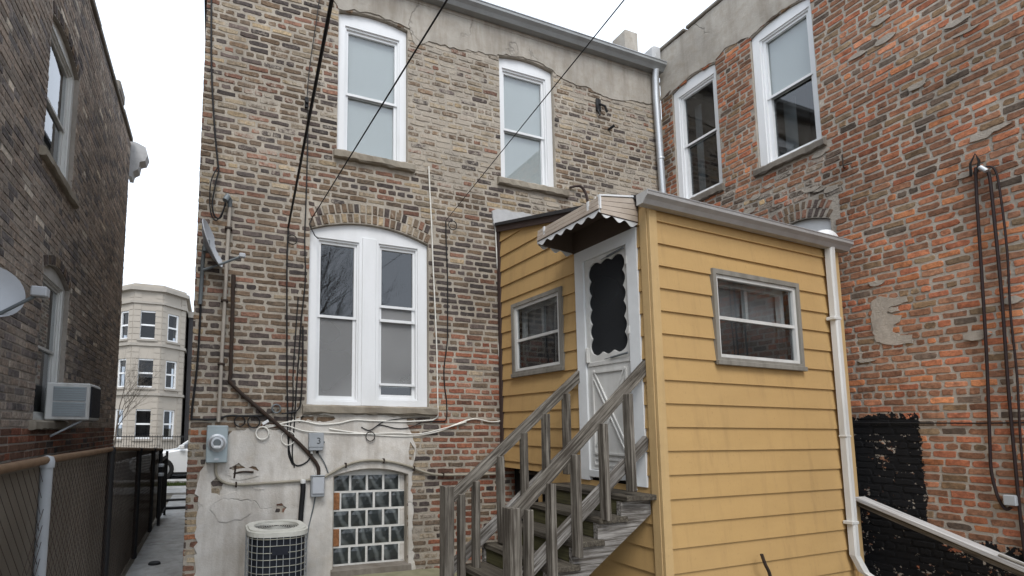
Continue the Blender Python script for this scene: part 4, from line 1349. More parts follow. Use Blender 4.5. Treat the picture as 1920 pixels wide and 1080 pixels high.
# door
s0, s1, z0, z1 = DR
b = MB(); b.plate([(s0, z0), (s0 + .10, z0), (s0 + .10, z1 - .11), (s1 - .10, z1 - .11), (s1 - .10, z0), (s1, z0), (s1, z1), (s0, z1)], [], lambda a, z, d: WS(a, d, z), -0.03, 0.028)
door_case = b.build('door_casing', 'chip', PORCH)
da, db, dz0, dz1 = s0 + 0.102, s1 - 0.102, 1.20, z1 - 0.112
scal = []
ga, gb_, gz0, gz1 = da + 0.055, db - 0.06, 2.245, 3.055
def scallops(p, q, n, amp, ax):
    res = []
    for i in range(n):
        for j in range(6):
            t = (i + j / 6) / n
            bulge = amp * math.sin(math.pi * j / 6)
            x = p[0] + (q[0] - p[0]) * t; y = p[1] + (q[1] - p[1]) * t
            res.append((x + ax[0] * bulge, y + ax[1] * bulge))
    return res
hole = scallops((ga, gz0), (gb_, gz0), 3, 0.026, (0, -1)) + scallops((gb_, gz0), (gb_, gz1), 6, 0.024, (1, 0)) + scallops((gb_, gz1), (ga, gz1), 3, 0.026, (0, 1)) + scallops((ga, gz1), (ga, gz0), 6, 0.024, (-1, 0))
b = MB(); b.plate([(da, dz0), (db, dz0), (db, dz1), (da, dz1)], [hole], lambda a, z, d: WS(a, d, z), -0.025, 0.008)
door = b.build('door', 'white_dirty', PORCH)
door['label'] = 'white storm door with scalloped screen and crossbuck panel'
b = MB(); wbox(b, WS, da + 0.03, db - 0.03, -0.010, -0.014, 2.2, 3.1); b.build('door_screen', 'screen_dark', door)
b = MB(); wbox(b, WS, da + 0.02, db - 0.02, -0.06, -0.07, 1.2, 3.1); b.build('inner_door', 'room', door)
b = MB(); wbox(b, WS, da + 0.004, db - 0.004, 0.008, 0.016, 2.125, 2.165, 0.003); b.build('lock_rail', 'white_dirty', door)
pa, pb, pz0, pz1 = da + 0.05, db - 0.05, 1.335, 2.075
b = MB(); ring(b, WS, pa, pb, pz0, pz1, 0.016, 0.016, 0.016, 0.007, 0.020); b.build('panel_moulding', 'white_dirty', door)
for q in ((pa + .02, pz0 + .03, pb - .02, pz1 - .03), (pa + .02, pz1 - .03, pb - .02, pz0 + .03)):
    for off in (-0.028, 0.028):
        p0, p1 = Vector(WS(q[0], 0.012, q[1] + off * 1.4)), Vector(WS(q[2], 0.012, q[3] + off * 1.4))
        beam('crossbuck', p0, p1, 0.015, 0.014, 'white_dirty', door, up=(-1, 0, 0), ch=0.003)
b = MB(); ring(b, WS, da + 0.045, db - 0.045, 1.235, 1.30, 0.012, 0.012, 0.012, 0.007, 0.015); b.build('kick_panel', 'white_dirty', door)
for z in (1.42, 2.35, 2.95):
    b = MB(); wbox(b, WS, da - 0.012, da + 0.012, 0.008, 0.032, z, z + 0.07, 0.003); b.build('hinge', 'white_dirty', door)
for z, dx in ((2.18, 0.0), (3.085, 0.0)):
    b = MB(); b.tube([WS(da + 0.02, 0.03, z + 0.015), WS(da + 0.20, 0.02, z)], 0.009, 8)
    b.tube([WS(da + 0.20, 0.02, z), WS(da + 0.27, 0.016, z - .004)], 0.003, 6); b.build('door_closer', 'dish_dark', door)
b = MB(); wbox(b, WS, db - 0.035, db - 0.015, 0.008, 0.045, 2.16, 2.30, 0.004); b.build('handle', 'white_dirty', door)
b = MB(); wbox(b, WS, s0 + .1, s1 - .1, -0.02, 0.03, 1.13, 1.195, 0.004); b.build('threshold', 'chip', PORCH)
b = MB(); wbox(b, WS, s0 + 0.08, s0 + 0.12, 0.03, 0.05, 1.07, 1.18, 0.002)
b.v = [(x - (z - 1.07) * 0.25, y + (z - 1.07) * 0.25, z) for x, y, z in b.v]
b.build('torn_trim', 'white', PORCH)

# aluminium awning over the door
AW = bpy.data.objects.new('door_awning', None)
ay0, ay1, ao = 0.085, 0.80, 0.40
b = MB(); b.prism([(0.0, 3.475), (0.0, 3.46), (ao, 3.400), (ao, 3.415)], lambda p, q, c: Vector((-0.02 - p, c, q)), ay0, ay1)
AW = b.build('door_awning', 'awning', PORCH)
AW['label'] = 'pink beige slatted awning with white scalloped edge over the door'
b = MB(); b.prism([(0.0, 3.455), (0.0, 3.449), (ao - .01, 3.389), (ao - .01, 3.395)], lambda p, q, c: Vector((-0.02 - p, c, q)), ay0 + .01, ay1 - .01); b.build('underside', 'awning_shaded', AW)
for k in range(3):
    zt = 3.415 - k * 0.036
    x_ = -0.02 - ao - 0.006 * k
    b = MB().box(x_ - 0.012, x_ + 0.003, ay0 - 0.004, ay1 + 0.004, zt - 0.032, zt, 0.003); b.build('front_slat', 'awning', AW)
    b = MB().box(x_ - 0.004, x_ + 0.006, ay0, ay1, zt - 0.037, zt - 0.031); b.build('slat_gap', 'brown', AW)
for k in range(4):
    # stepped end panels facing the yard, running back to the wall
    for ye in (ay0 - 0.010, ay1):
        z_w = 3.47 - k * 0.052; z_f = 3.412 - k * 0.034
        q = [(-0.02, z_w), (-0.02 - ao, z_f), (-0.02 - ao, z_f - 0.031), (-0.02, z_w - 0.047)]
        b = MB(); b.prism(q, lambda p, z, c: Vector((p, c, z)), ye, ye + 0.010 - k * 0.001); b.build('end_slat', 'awning', AW)
        q = [(-0.02, z_w - 0.047), (-0.02 - ao, z_f - 0.031), (-0.02 - ao, z_f - 0.035), (-0.02, z_w - 0.053)]
        b = MB(); b.prism(q, lambda p, z, c: Vector((p, c, z)), ye + 0.002, ye + 0.009); b.build('slat_gap', 'brown', AW)
def scallop_strip(p0, p1, zt0, zt1, hgt, amp, n, thick):
    pts = []
    N = n * 8
    for i in range(N + 1):
        t = i / N
        pts.append((t, -hgt - amp * (0.5 - 0.5 * math.cos(2 * math.pi * n * t))))
    b = MB()
    P0, P1 = Vector(p0), Vector(p1)
    nrm = (P1 - P0).cross(Vector((0, 0, 1))).normalized() * thick
    top = [(P0 + (P1 - P0) * t) + Vector((0, 0, zt0 + (zt1 - zt0) * t)) for t, _ in pts]
    bot = [(P0 + (P1 - P0) * t) + Vector((0, 0, zt0 + (zt1 - zt0) * t + q)) for t, q in pts]
    vs = top + bot + [p + nrm for p in top] + [p + nrm for p in bot]
    n_ = len(pts)
    fs = []
    for i in range(n_ - 1):
        fs += [(i, i + 1, n_ + i + 1, n_ + i), (2 * n_ + i, 2 * n_ + i + 1, 3 * n_ + i + 1, 3 * n_ + i), (n_ + i, n_ + i + 1, 3 * n_ + i + 1, 3 * n_ + i), (i, i + 1, 2 * n_ + i + 1, 2 * n_ + i)]
    b.add(vs, fs)
    return b
xe = -0.02 - ao - 0.014
scallop_strip((xe, ay0, 0), (xe, ay1, 0), 3.318, 3.318, 0.026, 0.034, 6, 0.004).build('scalloped_valance', 'white', AW)
scallop_strip((-0.02, ay0 - 0.004, 0), (xe, ay0 - 0.004, 0), 3.275, 3.318, 0.030, 0.036, 3, 0.004).build('scalloped_valance', 'white', AW)
scallop_strip((-0.02, ay1 + 0.004, 0), (xe, ay1 + 0.004, 0), 3.275, 3.318, 0.030, 0.036, 3, 0.004).build('scalloped_valance', 'white', AW)
for yb in (0.18, 0.70):
    b = MB().box(xe - 0.004, xe + 0.004, yb, yb + 0.022, 3.315, 3.42); b.build('awning_strap', 'white', AW)
b = MB().box(xe - 0.002, xe + 0.014, ay0 - 0.016, ay0 - 0.002, 3.312, 3.425); b.build('corner_strip', 'white', AW)
b = MB(); b.prism([(-0.02, 3.492), (xe, 3.43), (xe, 3.417), (-0.02, 3.477)], lambda p, z, c: Vector((p, c, z)), ay0 - 0.016, ay0 + 0.01); b.build('edge_strip', 'white', AW)

b = MB().box(-0.026, -0.020, ay0 + 0.0, ay1 - 0.01, 3.238, 3.452); b.build('shade_backing', 'awning_shaded', AW)  # added dark sheet over the siding, coloured for the shade under the awning
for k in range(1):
    b = MB(); b.prism([(-0.024, 3.45), (-0.02 - ao + .012, 3.39), (-0.02 - ao + .012, 3.285), (-0.024, 3.25)], lambda p, z, c: Vector((p, c, z)), ay1 - 0.008, ay1 - 0.003); b.build('shade_lining', 'awning_shaded', AW)  # added dark sheet so the far end panel looks shaded inside
# white roof cement smeared on the brick above the porch roof
rc = [(3.16, 4.05), (3.15, 4.20), (3.22, 4.24), (3.45, 4.235), (3.62, 4.25), (3.78, 4.235), (3.80, 4.16), (3.6, 4.11), (3.42, 4.08), (3.26, 4.03), (3.20, 3.92)]
b = MB(); b.plate(fray(rc, 0.008, 0.03, random.Random(61)), [], lambda a, z, d: WM(a, d, z), -0.004, 0.02)
o = b.build('roof_cement', 'flash'); tag(o, 'smear of white roof cement on the brick above the porch roof', 'roof cement')

# ------------------------------------------------------------------ stairs
ST = thing('wooden_stairs', 'weathered grey wooden steps with handrails leading up to the porch door', 'stairs', SC, R(2.3))
ynear, yfar = 0.075, 0.775
RUN, RISE, ZT = 0.238, 0.157, 1.055
# treads and risers
beam('landing', (-0.16, 0.02, ZT - 0.02), (-0.16, 0.92, ZT - 0.02), 0.34, 0.04, 'wood_dark', ST, jit=0.002)
for k in range(6):
    zt = ZT - RISE * (k + 1)
    xa = -0.30 - RUN * k
    beam('tread', (xa - 0.125, 0.06, zt - 0.02), (xa - 0.125, 0.86, zt - 0.02), 0.285, 0.04, 'wood_dark', ST, jit=0.002)
    beam('riser', (xa - 0.005, 0.09, zt + RISE / 2 - 0.02), (xa - 0.005, 0.84, zt + RISE / 2 - 0.02), 0.02, RISE - 0.045, 'wood_moss', ST)
slope = RISE / RUN
for y in (0.10, 0.86):
    x1 = -1.72
    poly = [(-0.02, ZT - 0.045), (-0.33, ZT - 0.05)]
    zt = ZT
    for k in range(6):
        xa = -0.33 - RUN * k; zz = ZT - RISE * (k + 1) - 0.042
        poly += [(xa, zz), (xa - RUN, zz)]
    poly += [(poly[-1][0], 0.0), (poly[-1][0] + 0.30, 0.0), (-0.02, 0.90)]
    b = MB(); b.prism([(p, q) for p, q in poly], lambda p, q, c: Vector((p, c, q)), y - 0.02, y + 0.02)
    b.build('stringer', 'wood_pale', ST)
# posts
beam('newel_post', (-1.345, 0.072, 0), (-1.335, 0.075, 1.015), 0.092, 0.092, 'wood', ST, jit=0.002)
beam('newel_post', (-1.455, 0.765, 0), (-1.445, 0.765, 1.085), 0.088, 0.088, 'wood', ST, jit=0.002)
# near side
beam('handrail', (0.02, 0.085, 2.085), (-1.345, 0.085, 0.935), 0.04, 0.088, 'wood', ST, jit=0.0025)
beam('lower_rail', (0.0, 0.10, 1.47), (-1.36, 0.10, 0.44), 0.04, 0.092, 'wood_pale', ST, jit=0.002)
for x, ztp, zbt in ((-0.255, 1.83, 1.085), (-0.52, 1.60, 0.885), (-0.795, 1.37, 0.645), (-1.03, 1.17, 0.40), (-1.235, 1.0, 0.25)):
    lean = RND.uniform(-0.008, 0.008)
    beam('baluster', (x, 0.045, zbt), (x + 0.012 + lean, 0.05, ztp), 0.048, 0.062, 'wood', ST, jit=0.002, up=(0, 1, 0))
# far side
beam('handrail', (0.02, 0.775, 2.085), (-1.40, 0.775, 0.985), 0.04, 0.088, 'wood', ST, jit=0.0025)
beam('lower_rail', (0.0, 0.80, 1.47), (-1.42, 0.80, 0.40), 0.04, 0.092, 'wood_pale', ST, jit=0.002)
for x, ztp, zbt in ((-0.215, 1.88, 1.15), (-0.455, 1.69, 0.98), (-0.69, 1.52, 0.78), (-0.935, 1.32, 0.60), (-1.19, 1.12, 0.40), (-1.33, 1.02, 0.3)):
    beam('baluster', (x, 0.745, zbt), (x + RND.uniform(-.006, .012), 0.745, ztp), 0.048, 0.066, 'wood', ST, jit=0.002, up=(0, 1, 0))

# ------------------------------------------------------------------ outdoor condenser
CX, CY_, CW, CZT = 0.560, -0.60, 0.250, 0.69
CO = thing('air_conditioning_condenser', 'round cornered condenser with dark wire grille and cream cap below the junction boxes', 'condenser', (CX, CY_, 0))
def rsq(r, rc, n=6):
    pts = []
    for q, (sx, sy) in enumerate(((1, 1), (-1, 1), (-1, -1), (1, -1))):
        for i in range(n + 1):
            a = math.pi / 2 * q + math.pi / 2 * i / n
            pts.append((sx * (r - rc) + rc * math.cos(a), sy * (r - rc) + rc * math.sin(a)))
    return pts
b = MB(); b.prism(rsq(CW - 0.02, 0.15), lambda p, q, c: Vector((p, q, c)), 0.06, CZT - 0.05); b.build('coil', 'ac_coil', CO)
b = MB(); b.prism(rsq(CW + 0.004, 0.17), lambda p, q, c: Vector((p, q, c)), 0.0, 0.06); b.build('base_pan', 'ac_cap', CO)
circ = [(0.19 * math.cos(i * math.pi / 14), 0.19 * math.sin(i * math.pi / 14)) for i in range(28)]
b = MB(); b.plate(rsq(CW + 0.006, 0.17), [circ], lambda p, q, c: Vector((p, q, c)), CZT - 0.05, CZT - 0.012); b.smooth = False
cap = b.build('cap', 'ac_cap', CO)
b = MB(); b.plate(rsq(CW - 0.012, 0.16), [circ], lambda p, q, c: Vector((p, q, c)), CZT - 0.012, CZT); b.build('cap_rim', 'ac_cap', CO)
b = MB().lathe([(0.0, CZT - 0.10), (0.19, CZT - 0.10), (0.19, CZT - 0.02)], (0, 0, 0), 'Z', 28); b.build('fan_well', 'ac_coil', CO)
for k in range(9):
    r_ = 0.03 + k * 0.019
    b = MB().tube([(r_ * math.cos(i * math.pi / 14), r_ * math.sin(i * math.pi / 14), CZT - 0.018 + 0.012 * (1 - k / 9)) for i in range(28)], 0.0025, 5, closed=True); b.build('fan_guard_ring', 'ac_cap', CO)
for k in range(4):
    b = MB()
    a0 = k * math.pi / 2
    b.prism([(0.03 * math.cos(a0), 0.03 * math.sin(a0)), (0.17 * math.cos(a0 - .3), 0.17 * math.sin(a0 - .3)), (0.18 * math.cos(a0 + .35), 0.18 * math.sin(a0 + .35)), (0.03 * math.cos(a0 + 1), 0.03 * math.sin(a0 + 1))], lambda p, q, c: Vector((p, q, c)), CZT - 0.075, CZT - 0.07); b.build('fan_blade', 'dish_dark', CO)
rp_ = rsq(CW, 0.17, 5)
for k in range(11):
    z = 0.085 + k * 0.054
    b = MB().tube([(p, q, z) for p, q in rp_], 0.0032, 5, closed=True); b.build('grille_wire', 'ac_wire', CO)
per = []
for i in range(len(rp_)):
    a, c = rp_[i], rp_[(i + 1) % len(rp_)]
    L = math.hypot(c[0] - a[0], c[1] - a[1]); k = max(1, round(L / 0.052))
    per += [(a[0] + (c[0] - a[0]) * j / k, a[1] + (c[1] - a[1]) * j / k) for j in range(k)]
for p, q in per[::1]:
    b = MB().tube([(p, q, 0.05), (p, q, CZT - 0.04)], 0.003, 4, False); b.build('grille_bar', 'box', CO)
b = MB().box(-0.065, 0.065, -CW - 0.008, -CW - 0.003, 0.50, 0.57); b.build('badge_plate', 'ac_coil', CO)
b = MB().box(-0.34, 0.34, -0.34, 0.34, -0.02, 0.0)
o = MB().box(CX - 0.36, CX + 0.36, CY_ - 0.36, CY_ + 0.36, -0.03, 0.001).build('equipment_pad', 'concrete')
o.location.z = 0.02
tag(o, 'square concrete pad under the condenser', 'pad')
for v_ in CO.children: v_.location.z += 0.021

# ------------------------------------------------------------------ meter, boxes, conduits on the main wall
ME = thing('electric_meter', 'grey meter box with round glass dial near the left corner', 'meter', (0.05, 0, 1.39))
b = MB().box(-0.097, 0.097, -0.11, -0.013, -0.175, 0.175, 0.008); b.build('meter_box', 'meter', ME)
b = MB().lathe([(0.082, -0.11), (0.085, -0.125), (0.07, -0.13), (0.066, -0.165), (0.055, -0.178), (0.0, -0.182)], (0, 0, 0.01), 'Y', 24); b.build('meter_ring', 'galv', ME)
b = MB().lathe([(0.0, -0.186), (0.03, -0.186), (0.035, -0.18)], (0, 0, 0.015), 'Y', 16); b.build('meter_dial', 'dish_dark', ME)
b = MB().box(-0.03, 0.03, -0.19, -0.18, -0.03, -0.012); b.build('register', 'white', ME)
b = MB().box(-0.02, 0.02, -0.118, -0.11, -0.15, -0.13); b.build('latch', 'galv', ME)

B3 = thing('junction_box', 'grey utility box marked with a black 3', 'utility box', (1.005, 0, 1.405))
b = MB().box(-0.072, 0.072, -0.085, -0.013, -0.085, 0.09, 0.006); b.build('box_body', 'box', B3)
b = MB().box(-0.076, 0.076, -0.09, -0.084, -0.05, 0.094, 0.004); b.build('cover', 'box', B3)
arc3 = []
for i in range(9):
    a = R(140 - i * 27); arc3.append((0.016 * math.cos(a), 0.012 + 0.013 + 0.013 * math.sin(a)))
for i in range(9):
    a = R(80 - i * 27); arc3.append((0.018 * math.cos(a), -0.003 + 0.014 * math.sin(a)))
b = MB().tube([(x + 0.02, -0.0915, z + 0.005) for x, z in arc3], 0.0035, 6); b.build('numeral', 'black', B3)
for x in (-0.04, 0.02):
    b = MB().tube([(x, -0.05, -0.085), (x, -0.05, -0.115)], 0.014, 8); b.build('connector', 'white_dirty' if x < 0 else 'black', B3)
b = MB().tube([(0.076, -0.06, 0.0), (0.09, -0.06, 0.0)], 0.012, 8); b.build('latch', 'dish_dark', B3)

B2 = thing('disconnect_box', 'pale grey disconnect box left of the glass block window', 'utility box', (1.03, 0, 0.965))
b = MB().box(-0.068, 0.068, -0.085, -0.013, -0.105, 0.105, 0.006); b.build('box_body', 'box', B2)
b = MB().box(-0.058, 0.064, -0.097, -0.084, -0.075, 0.09, 0.006); b.build('cover', 'dish', B2)
b = MB().box(-0.07, 0.07, -0.10, -0.08, 0.098, 0.112, 0.004); b.build('rain_lip', 'box', B2)

def cable(name, label, cat, pts, r, mat, y=-0.02, n=8, k=6, group=None, sm=True):
    P = [(p[0], p[2] if len(p) > 2 else y, p[1]) for p in pts]
    P = spline(P, k) if sm and len(P) > 2 else P
    b = MB().tube(P, r, n)
    o = b.build(name, mat)
    return tag(o, label, cat, group)
c1 = cable('conduit_pipe', 'tan upright conduit pipe beside the wall satellite dish', 'pipe', [(0.088, 3.76), (0.072, 2.82), (0.055, 1.60)], 0.019, 'pipe_tan', -0.035, 10, 1, sm=False)
b = MB().tube([(0.088, -0.035, 3.75), (0.085, -0.045, 3.82), (0.06, -0.075, 3.84), (0.04, -0.09, 3.79)], [0.022, 0.03, 0.032, 0.028], 10); b.build('weatherhead', 'dish_dark', c1)
for z, x in ((3.52, 0.084), (2.78, 0.071), (2.15, 0.062)):
    b = MB().box(x - 0.035, x + 0.035, -0.06, -0.0, z, z + 0.022, 0.003); b.build('strap', 'rust', c1)
cable('service_pipe', 'dark rusty pipe slanting down the wall to the disconnect box', 'pipe', [(0.145, 3.06), (0.150, 2.55), (0.152, 2.08), (0.175, 1.96), (0.5, 1.68), (0.83, 1.40), (0.98, 1.24), (1.04, 1.15), (1.045, 1.07)], 0.019, 'rust', -0.034, 8, 3)
cc = cable('armoured_cable', 'tan cable curving over the glass block window to the porch', 'cable', [(0.045, 1.215), (0.055, 1.10), (0.12, 1.03), (0.24, 1.0), (0.5, 1.005), (0.9, 1.022), (1.05, 1.03), (1.18, 1.09), (1.33, 1.165), (1.52, 1.21), (1.75, 1.205), (2.0, 1.155), (2.25, 1.07), (2.45, 1.04), (2.8, 1.036), (3.2, 1.036)], 0.014, 'conduit', -0.032, 8, 4)
for x, z in ((0.24, 1.0), (1.33, 1.165), (1.75, 1.205), (2.10, 1.12), (2.45, 1.04), (2.8, 1.036)):
    b = MB().box(x - 0.008, x + 0.008, -0.052, -0.005, z - 0.026, z + 0.026, 0.003); b.build('clip', 'rust', cc)
cable('refrigerant_line', 'black insulated pipe dropping behind the condenser', 'pipe', [(0.885, 1.0, -.04), (0.885, 0.92, -.05), (0.87, 0.7, -.05), (0.855, 0.5, -.1), (0.80, 0.35, -.3)], 0.026, 'black', -0.05, 10, 4)
b = MB().lathe([(0.0, 0.03), (0.026, 0.025), (0.03, 0.0), (0.028, -0.01)], (0.886, -0.04, 1.005), 'Z', 12)
tag(b.build('pipe_cap', 'white_dirty'), 'white plastic cap on the black refrigerant pipe', 'cap')
cable('control_wire', 'thin dark wire below the disconnect box', 'wire', [(1.02, 0.86), (1.0, 0.75), (0.955, 0.55), (0.9, 0.35, -.15)], 0.007, 'dish_dark', -0.02)
cable('ground_wire', 'thin dark wire from the marked box to the tan cable', 'wire', [(1.03, 1.30), (1.10, 1.20), (1.155, 1.07)], 0.006, 'dish_dark', -0.03)

# cables hanging and looping over the wall
cable('white_cable', 'thin white cable dropping right of the paired window', 'cable', [(2.30, 4.61), (2.312, 4.3), (2.331, 3.92), (2.35, 3.4), (2.385, 2.6), (2.395, 2.1), (2.40, 1.75), (2.39, 1.68), (2.33, 1.645)], 0.0078, 'cable_white', -0.014)
cable('black_cable', 'thin black cable dropping beside the white one', 'cable', [(2.517, 3.975), (2.52, 3.7), (2.534, 3.3), (2.53, 2.75), (2.525, 2.55), (2.482, 2.25), (2.485, 2.05), (2.51, 1.85), (2.505, 1.66), (2.44, 1.635), (2.3, 1.63)], 0.007, 'black', -0.014)
cable('white_cable', 'wavy white cable along the porch\'s brick edge', 'cable', [(3.30, 4.045, -.03), (3.22, 4.04), (3.19, 3.95), (3.20, 3.6), (3.225, 3.2), (3.235, 2.9), (3.205, 2.5), (3.235, 2.0), (3.245, 1.75), (3.215, 1.655), (3.08, 1.635), (2.85, 1.665), (2.62, 1.60), (2.4, 1.52), (2.1, 1.47), (1.8, 1.47), (1.45, 1.50), (1.15, 1.54)], 0.0078, 'cable_white', -0.018)
cable('white_cable', 'upper white cable swagged below the paired window\'s sill', 'cable', [(2.33, 1.645), (2.0, 1.625), (1.6, 1.63), (1.42, 1.635), (1.25, 1.60), (1.05, 1.585), (0.85, 1.62), (0.70, 1.60), (0.55, 1.555), (0.47, 1.56)], 0.0078, 'cable_white', -0.02)
cable('white_cable', 'lower white cable crossing the grey base wall', 'cable', [(2.75, 1.63), (2.45, 1.55), (2.15, 1.49), (1.9, 1.50), (1.5, 1.49), (1.2, 1.50), (0.9, 1.515), (0.7, 1.57), (0.5, 1.57)], 0.006, 'cable_white', -0.026)
def coil(name, label, cat, cx, cz, rr, turns, r, mat, y=-0.025):
    pts = []
    rg = random.Random(int(cx * 1000))
    for i in range(turns * 16 + 1):
        a = 2 * math.pi * i / 16
        k = 1 + 0.08 * math.sin(i * 0.37)
        pts.append((cx + rr * k * math.cos(a), y - 0.004 * (i / 16), cz + rr * k * math.sin(a)))
    b = MB().tube(pts, r, 6)
    return tag(b.build(name, mat), label, cat)
coil('cable_coil', 'left of two black cable coils above the meter', 'cable coil', 0.255, 1.605, 0.05, 3, 0.006, 'black')
coil('cable_coil', 'black cable coil between the other coil and the slanting pipe', 'cable coil', 0.39, 1.60, 0.058, 3, 0.006, 'black')
coil('cable_coil', 'small dark cable coil left of the paired window\'s sill', 'cable coil', 0.605, 1.735, 0.042, 3, 0.008, 'dish_dark')
coil('cable_coil', 'pale cable coil on the grey base wall', 'cable coil', 0.475, 1.49, 0.062, 3, 0.006, 'cable_white')
coil('cable_loop', 'single pale loop of cable on the grey base wall', 'cable loop', 0.73, 1.44, 0.07, 1, 0.005, 'cable_white')
coil('cable_loop', 'thin black loop under the right of the sill', 'cable loop', 1.60, 1.46, 0.05, 2, 0.0045, 'black')
coil('cable_loop', 'thin black loop high beside the porch roof', 'cable loop', 2.60, 3.93, 0.055, 1, 0.005, 'black')
coil('cable_loop', 'thin black loop left of the brick arch', 'cable loop', 0.725, 3.50, 0.05, 1, 0.005, 'black')
cable('black_cable', 'black cable run along the top of the base wall', 'cable', [(-0.20, 1.62), (0.02, 1.625), (0.15, 1.66), (0.3, 1.66), (0.5, 1.67)], 0.010, 'black', -0.02)
cable('black_cable', 'black cable bowed under the paired window', 'cable', [(2.3, 1.67), (2.0, 1.66), (1.75, 1.62), (1.6, 1.53), (1.5, 1.56)], 0.005, 'black', -0.02)
cable('black_cable', 'black cable sagging on the grey wall', 'cable', [(1.65, 1.56), (1.72, 1.585), (1.9, 1.55), (2.05, 1.56), (2.2, 1.62)], 0.005, 'black', -0.02)
cable('black_cable', 'black cable looped from the sill to the dark coil', 'cable', [(0.66, 1.69), (0.75, 1.70), (0.82, 1.73), (0.85, 1.83), (0.86, 2.2), (0.855, 2.6)], 0.008, 'black', -0.02)
t3 = MB().box(-0.035, 0.035, -0.03, -0.008, -0.014, 0.014, 0.003)
t3.v = [(x * 0.85 - z * 0.5 + 0.50, y - 0.01, x * 0.5 + z * 0.85 + 1.60) for x, y, z in t3.v]
tag(t3.build('cable_splitter', 'white'), 'small white splitter tilted beside the slanting pipe', 'splitter')
# verticals left of the paired window
cable('black_cable', 'left black cable running down beside the paired window', 'cable', [(0.68, 3.62), (0.675, 3.3), (0.685, 2.8), (0.70, 2.2), (0.715, 1.8), (0.73, 1.45), (0.76, 1.26), (0.82, 1.17), (0.92, 1.20), (0.98, 1.28)], 0.008, 'black', -0.016)
cable('black_cable', 'right black cable running down beside the paired window', 'cable', [(0.86, 4.95), (0.865, 4.5), (0.86, 3.9), (0.855, 3.55), (0.87, 3.1), (0.84, 2.7), (0.82, 2.3), (0.80, 1.9), (0.79, 1.6), (0.775, 1.3), (0.80, 1.15)], 0.007, 'black', -0.016)
cable('black_cable', 'middle black cable running down beside the paired window', 'cable', [(0.80, 2.9), (0.78, 2.5), (0.765, 2.1), (0.77, 1.8), (0.745, 1.5), (0.735, 1.3), (0.78, 1.18)], 0.006, 'black', -0.018)
ins = MB().lathe([(0.0, -0.05), (0.018, -0.05), (0.02, -0.035), (0.012, -0.03), (0.02, -0.02), (0.02, -0.005), (0.01, 0.0)], (0.845, 0, 5.06), 'Y', 10)
ins.box(0.825, 0.865, -0.03, -0.005, 5.0, 5.12, 0.004)
tag(ins.build('cable_anchor', 'black'), 'black cable anchor on the upper brick left of the window', 'anchor')
cable('black_cable', 'thin cable rising from the anchor to the eaves', 'cable', [(0.845, 5.1), (0.87, 5.5), (0.96, 6.3), (0.98, 6.7)], 0.005, 'black', -0.03)
cable('black_cable', 'cable down the house\'s left corner to the weatherhead', 'cable', [(-0.17, 6.0), (-0.14, 5.2), (-0.09, 4.6), (-0.045, 4.22), (-0.03, 4.12)], 0.009, 'black', -0.02)
cable('black_cable', 'drooping cable loop beside the weatherhead', 'cable', [(-0.03, 4.12), (-0.06, 3.95), (-0.08, 3.75), (-0.05, 3.64), (0.0, 3.63), (0.03, 3.72), (0.045, 3.80)], 0.008, 'black', -0.03)
cable('black_cable', 'second drooping cable beside the weatherhead', 'cable', [(-0.04, 4.15), (-0.10, 3.98), (-0.10, 3.72), (-0.06, 3.60), (-0.01, 3.62), (0.05, 3.78)], 0.006, 'black', -0.045)
cable('black_cable', 'cable running down the left corner past the dish', 'cable', [(-0.15, 2.95), (-0.15, 2.5), (-0.16, 2.1), (-0.185, 1.75), (-0.19, 1.62)], 0.010, 'black', -0.02)
tag(MB().box(0.125, 0.17, -0.045, -0.01, 2.93, 3.06, 0.006).build('cable_clamp', 'rust'), 'rusty clamp at the top of the slanting pipe', 'clamp')
# small iron things on the wall
ib = MB().box(4.81, 4.89, -0.03, 0.0, 5.88, 6.06, 0.01); ib.tube([(4.85, -0.03, 5.98), (4.92, -0.06, 5.94), (4.95, -0.06, 5.86)], 0.014, 6); ib.tube([(4.83, -0.02, 5.9), (4.84, -0.05, 5.8)], 0.012, 6)
tag(ib.build('iron_bracket', 'iron'), 'rusted black iron bracket near the downpipe', 'bracket')
ib = MB().tube([(5.02, 0.0, 5.66), (5.06, -0.07, 5.69)], 0.018, 6); tag(ib.build('iron_stub', 'iron'), 'short iron stub below the bracket', 'stub')
ib = MB().tube(spline([(0.20, -0.01, 1.10), (0.30, -0.03, 1.12), (0.40, -0.03, 1.115)], 4), 0.010, 6); ib.tube([(0.22, -0.02, 1.06), (0.23, -0.02, 1.18)], 0.010, 6)
tag(ib.build('rusty_hook', 'rust'), 'rusty iron hook right of the meter', 'hook')
cable('bent_pipe', 'thin brown pipe bent over the porch roof', 'pipe', [(4.32, 4.70, -.02), (4.45, 4.72, -.06), (4.52, 4.62, -.08), (4.55, 4.45, -.08), (4.55, 4.25, -.08)], 0.016, 'brown', -0.05, 8)
cable('white_cable', 'short white wire end above the porch roof', 'wire', [(4.70, 4.62, -.05), (4.69, 4.52, -.06), (4.64, 4.42, -.06)], 0.007, 'cable_white')

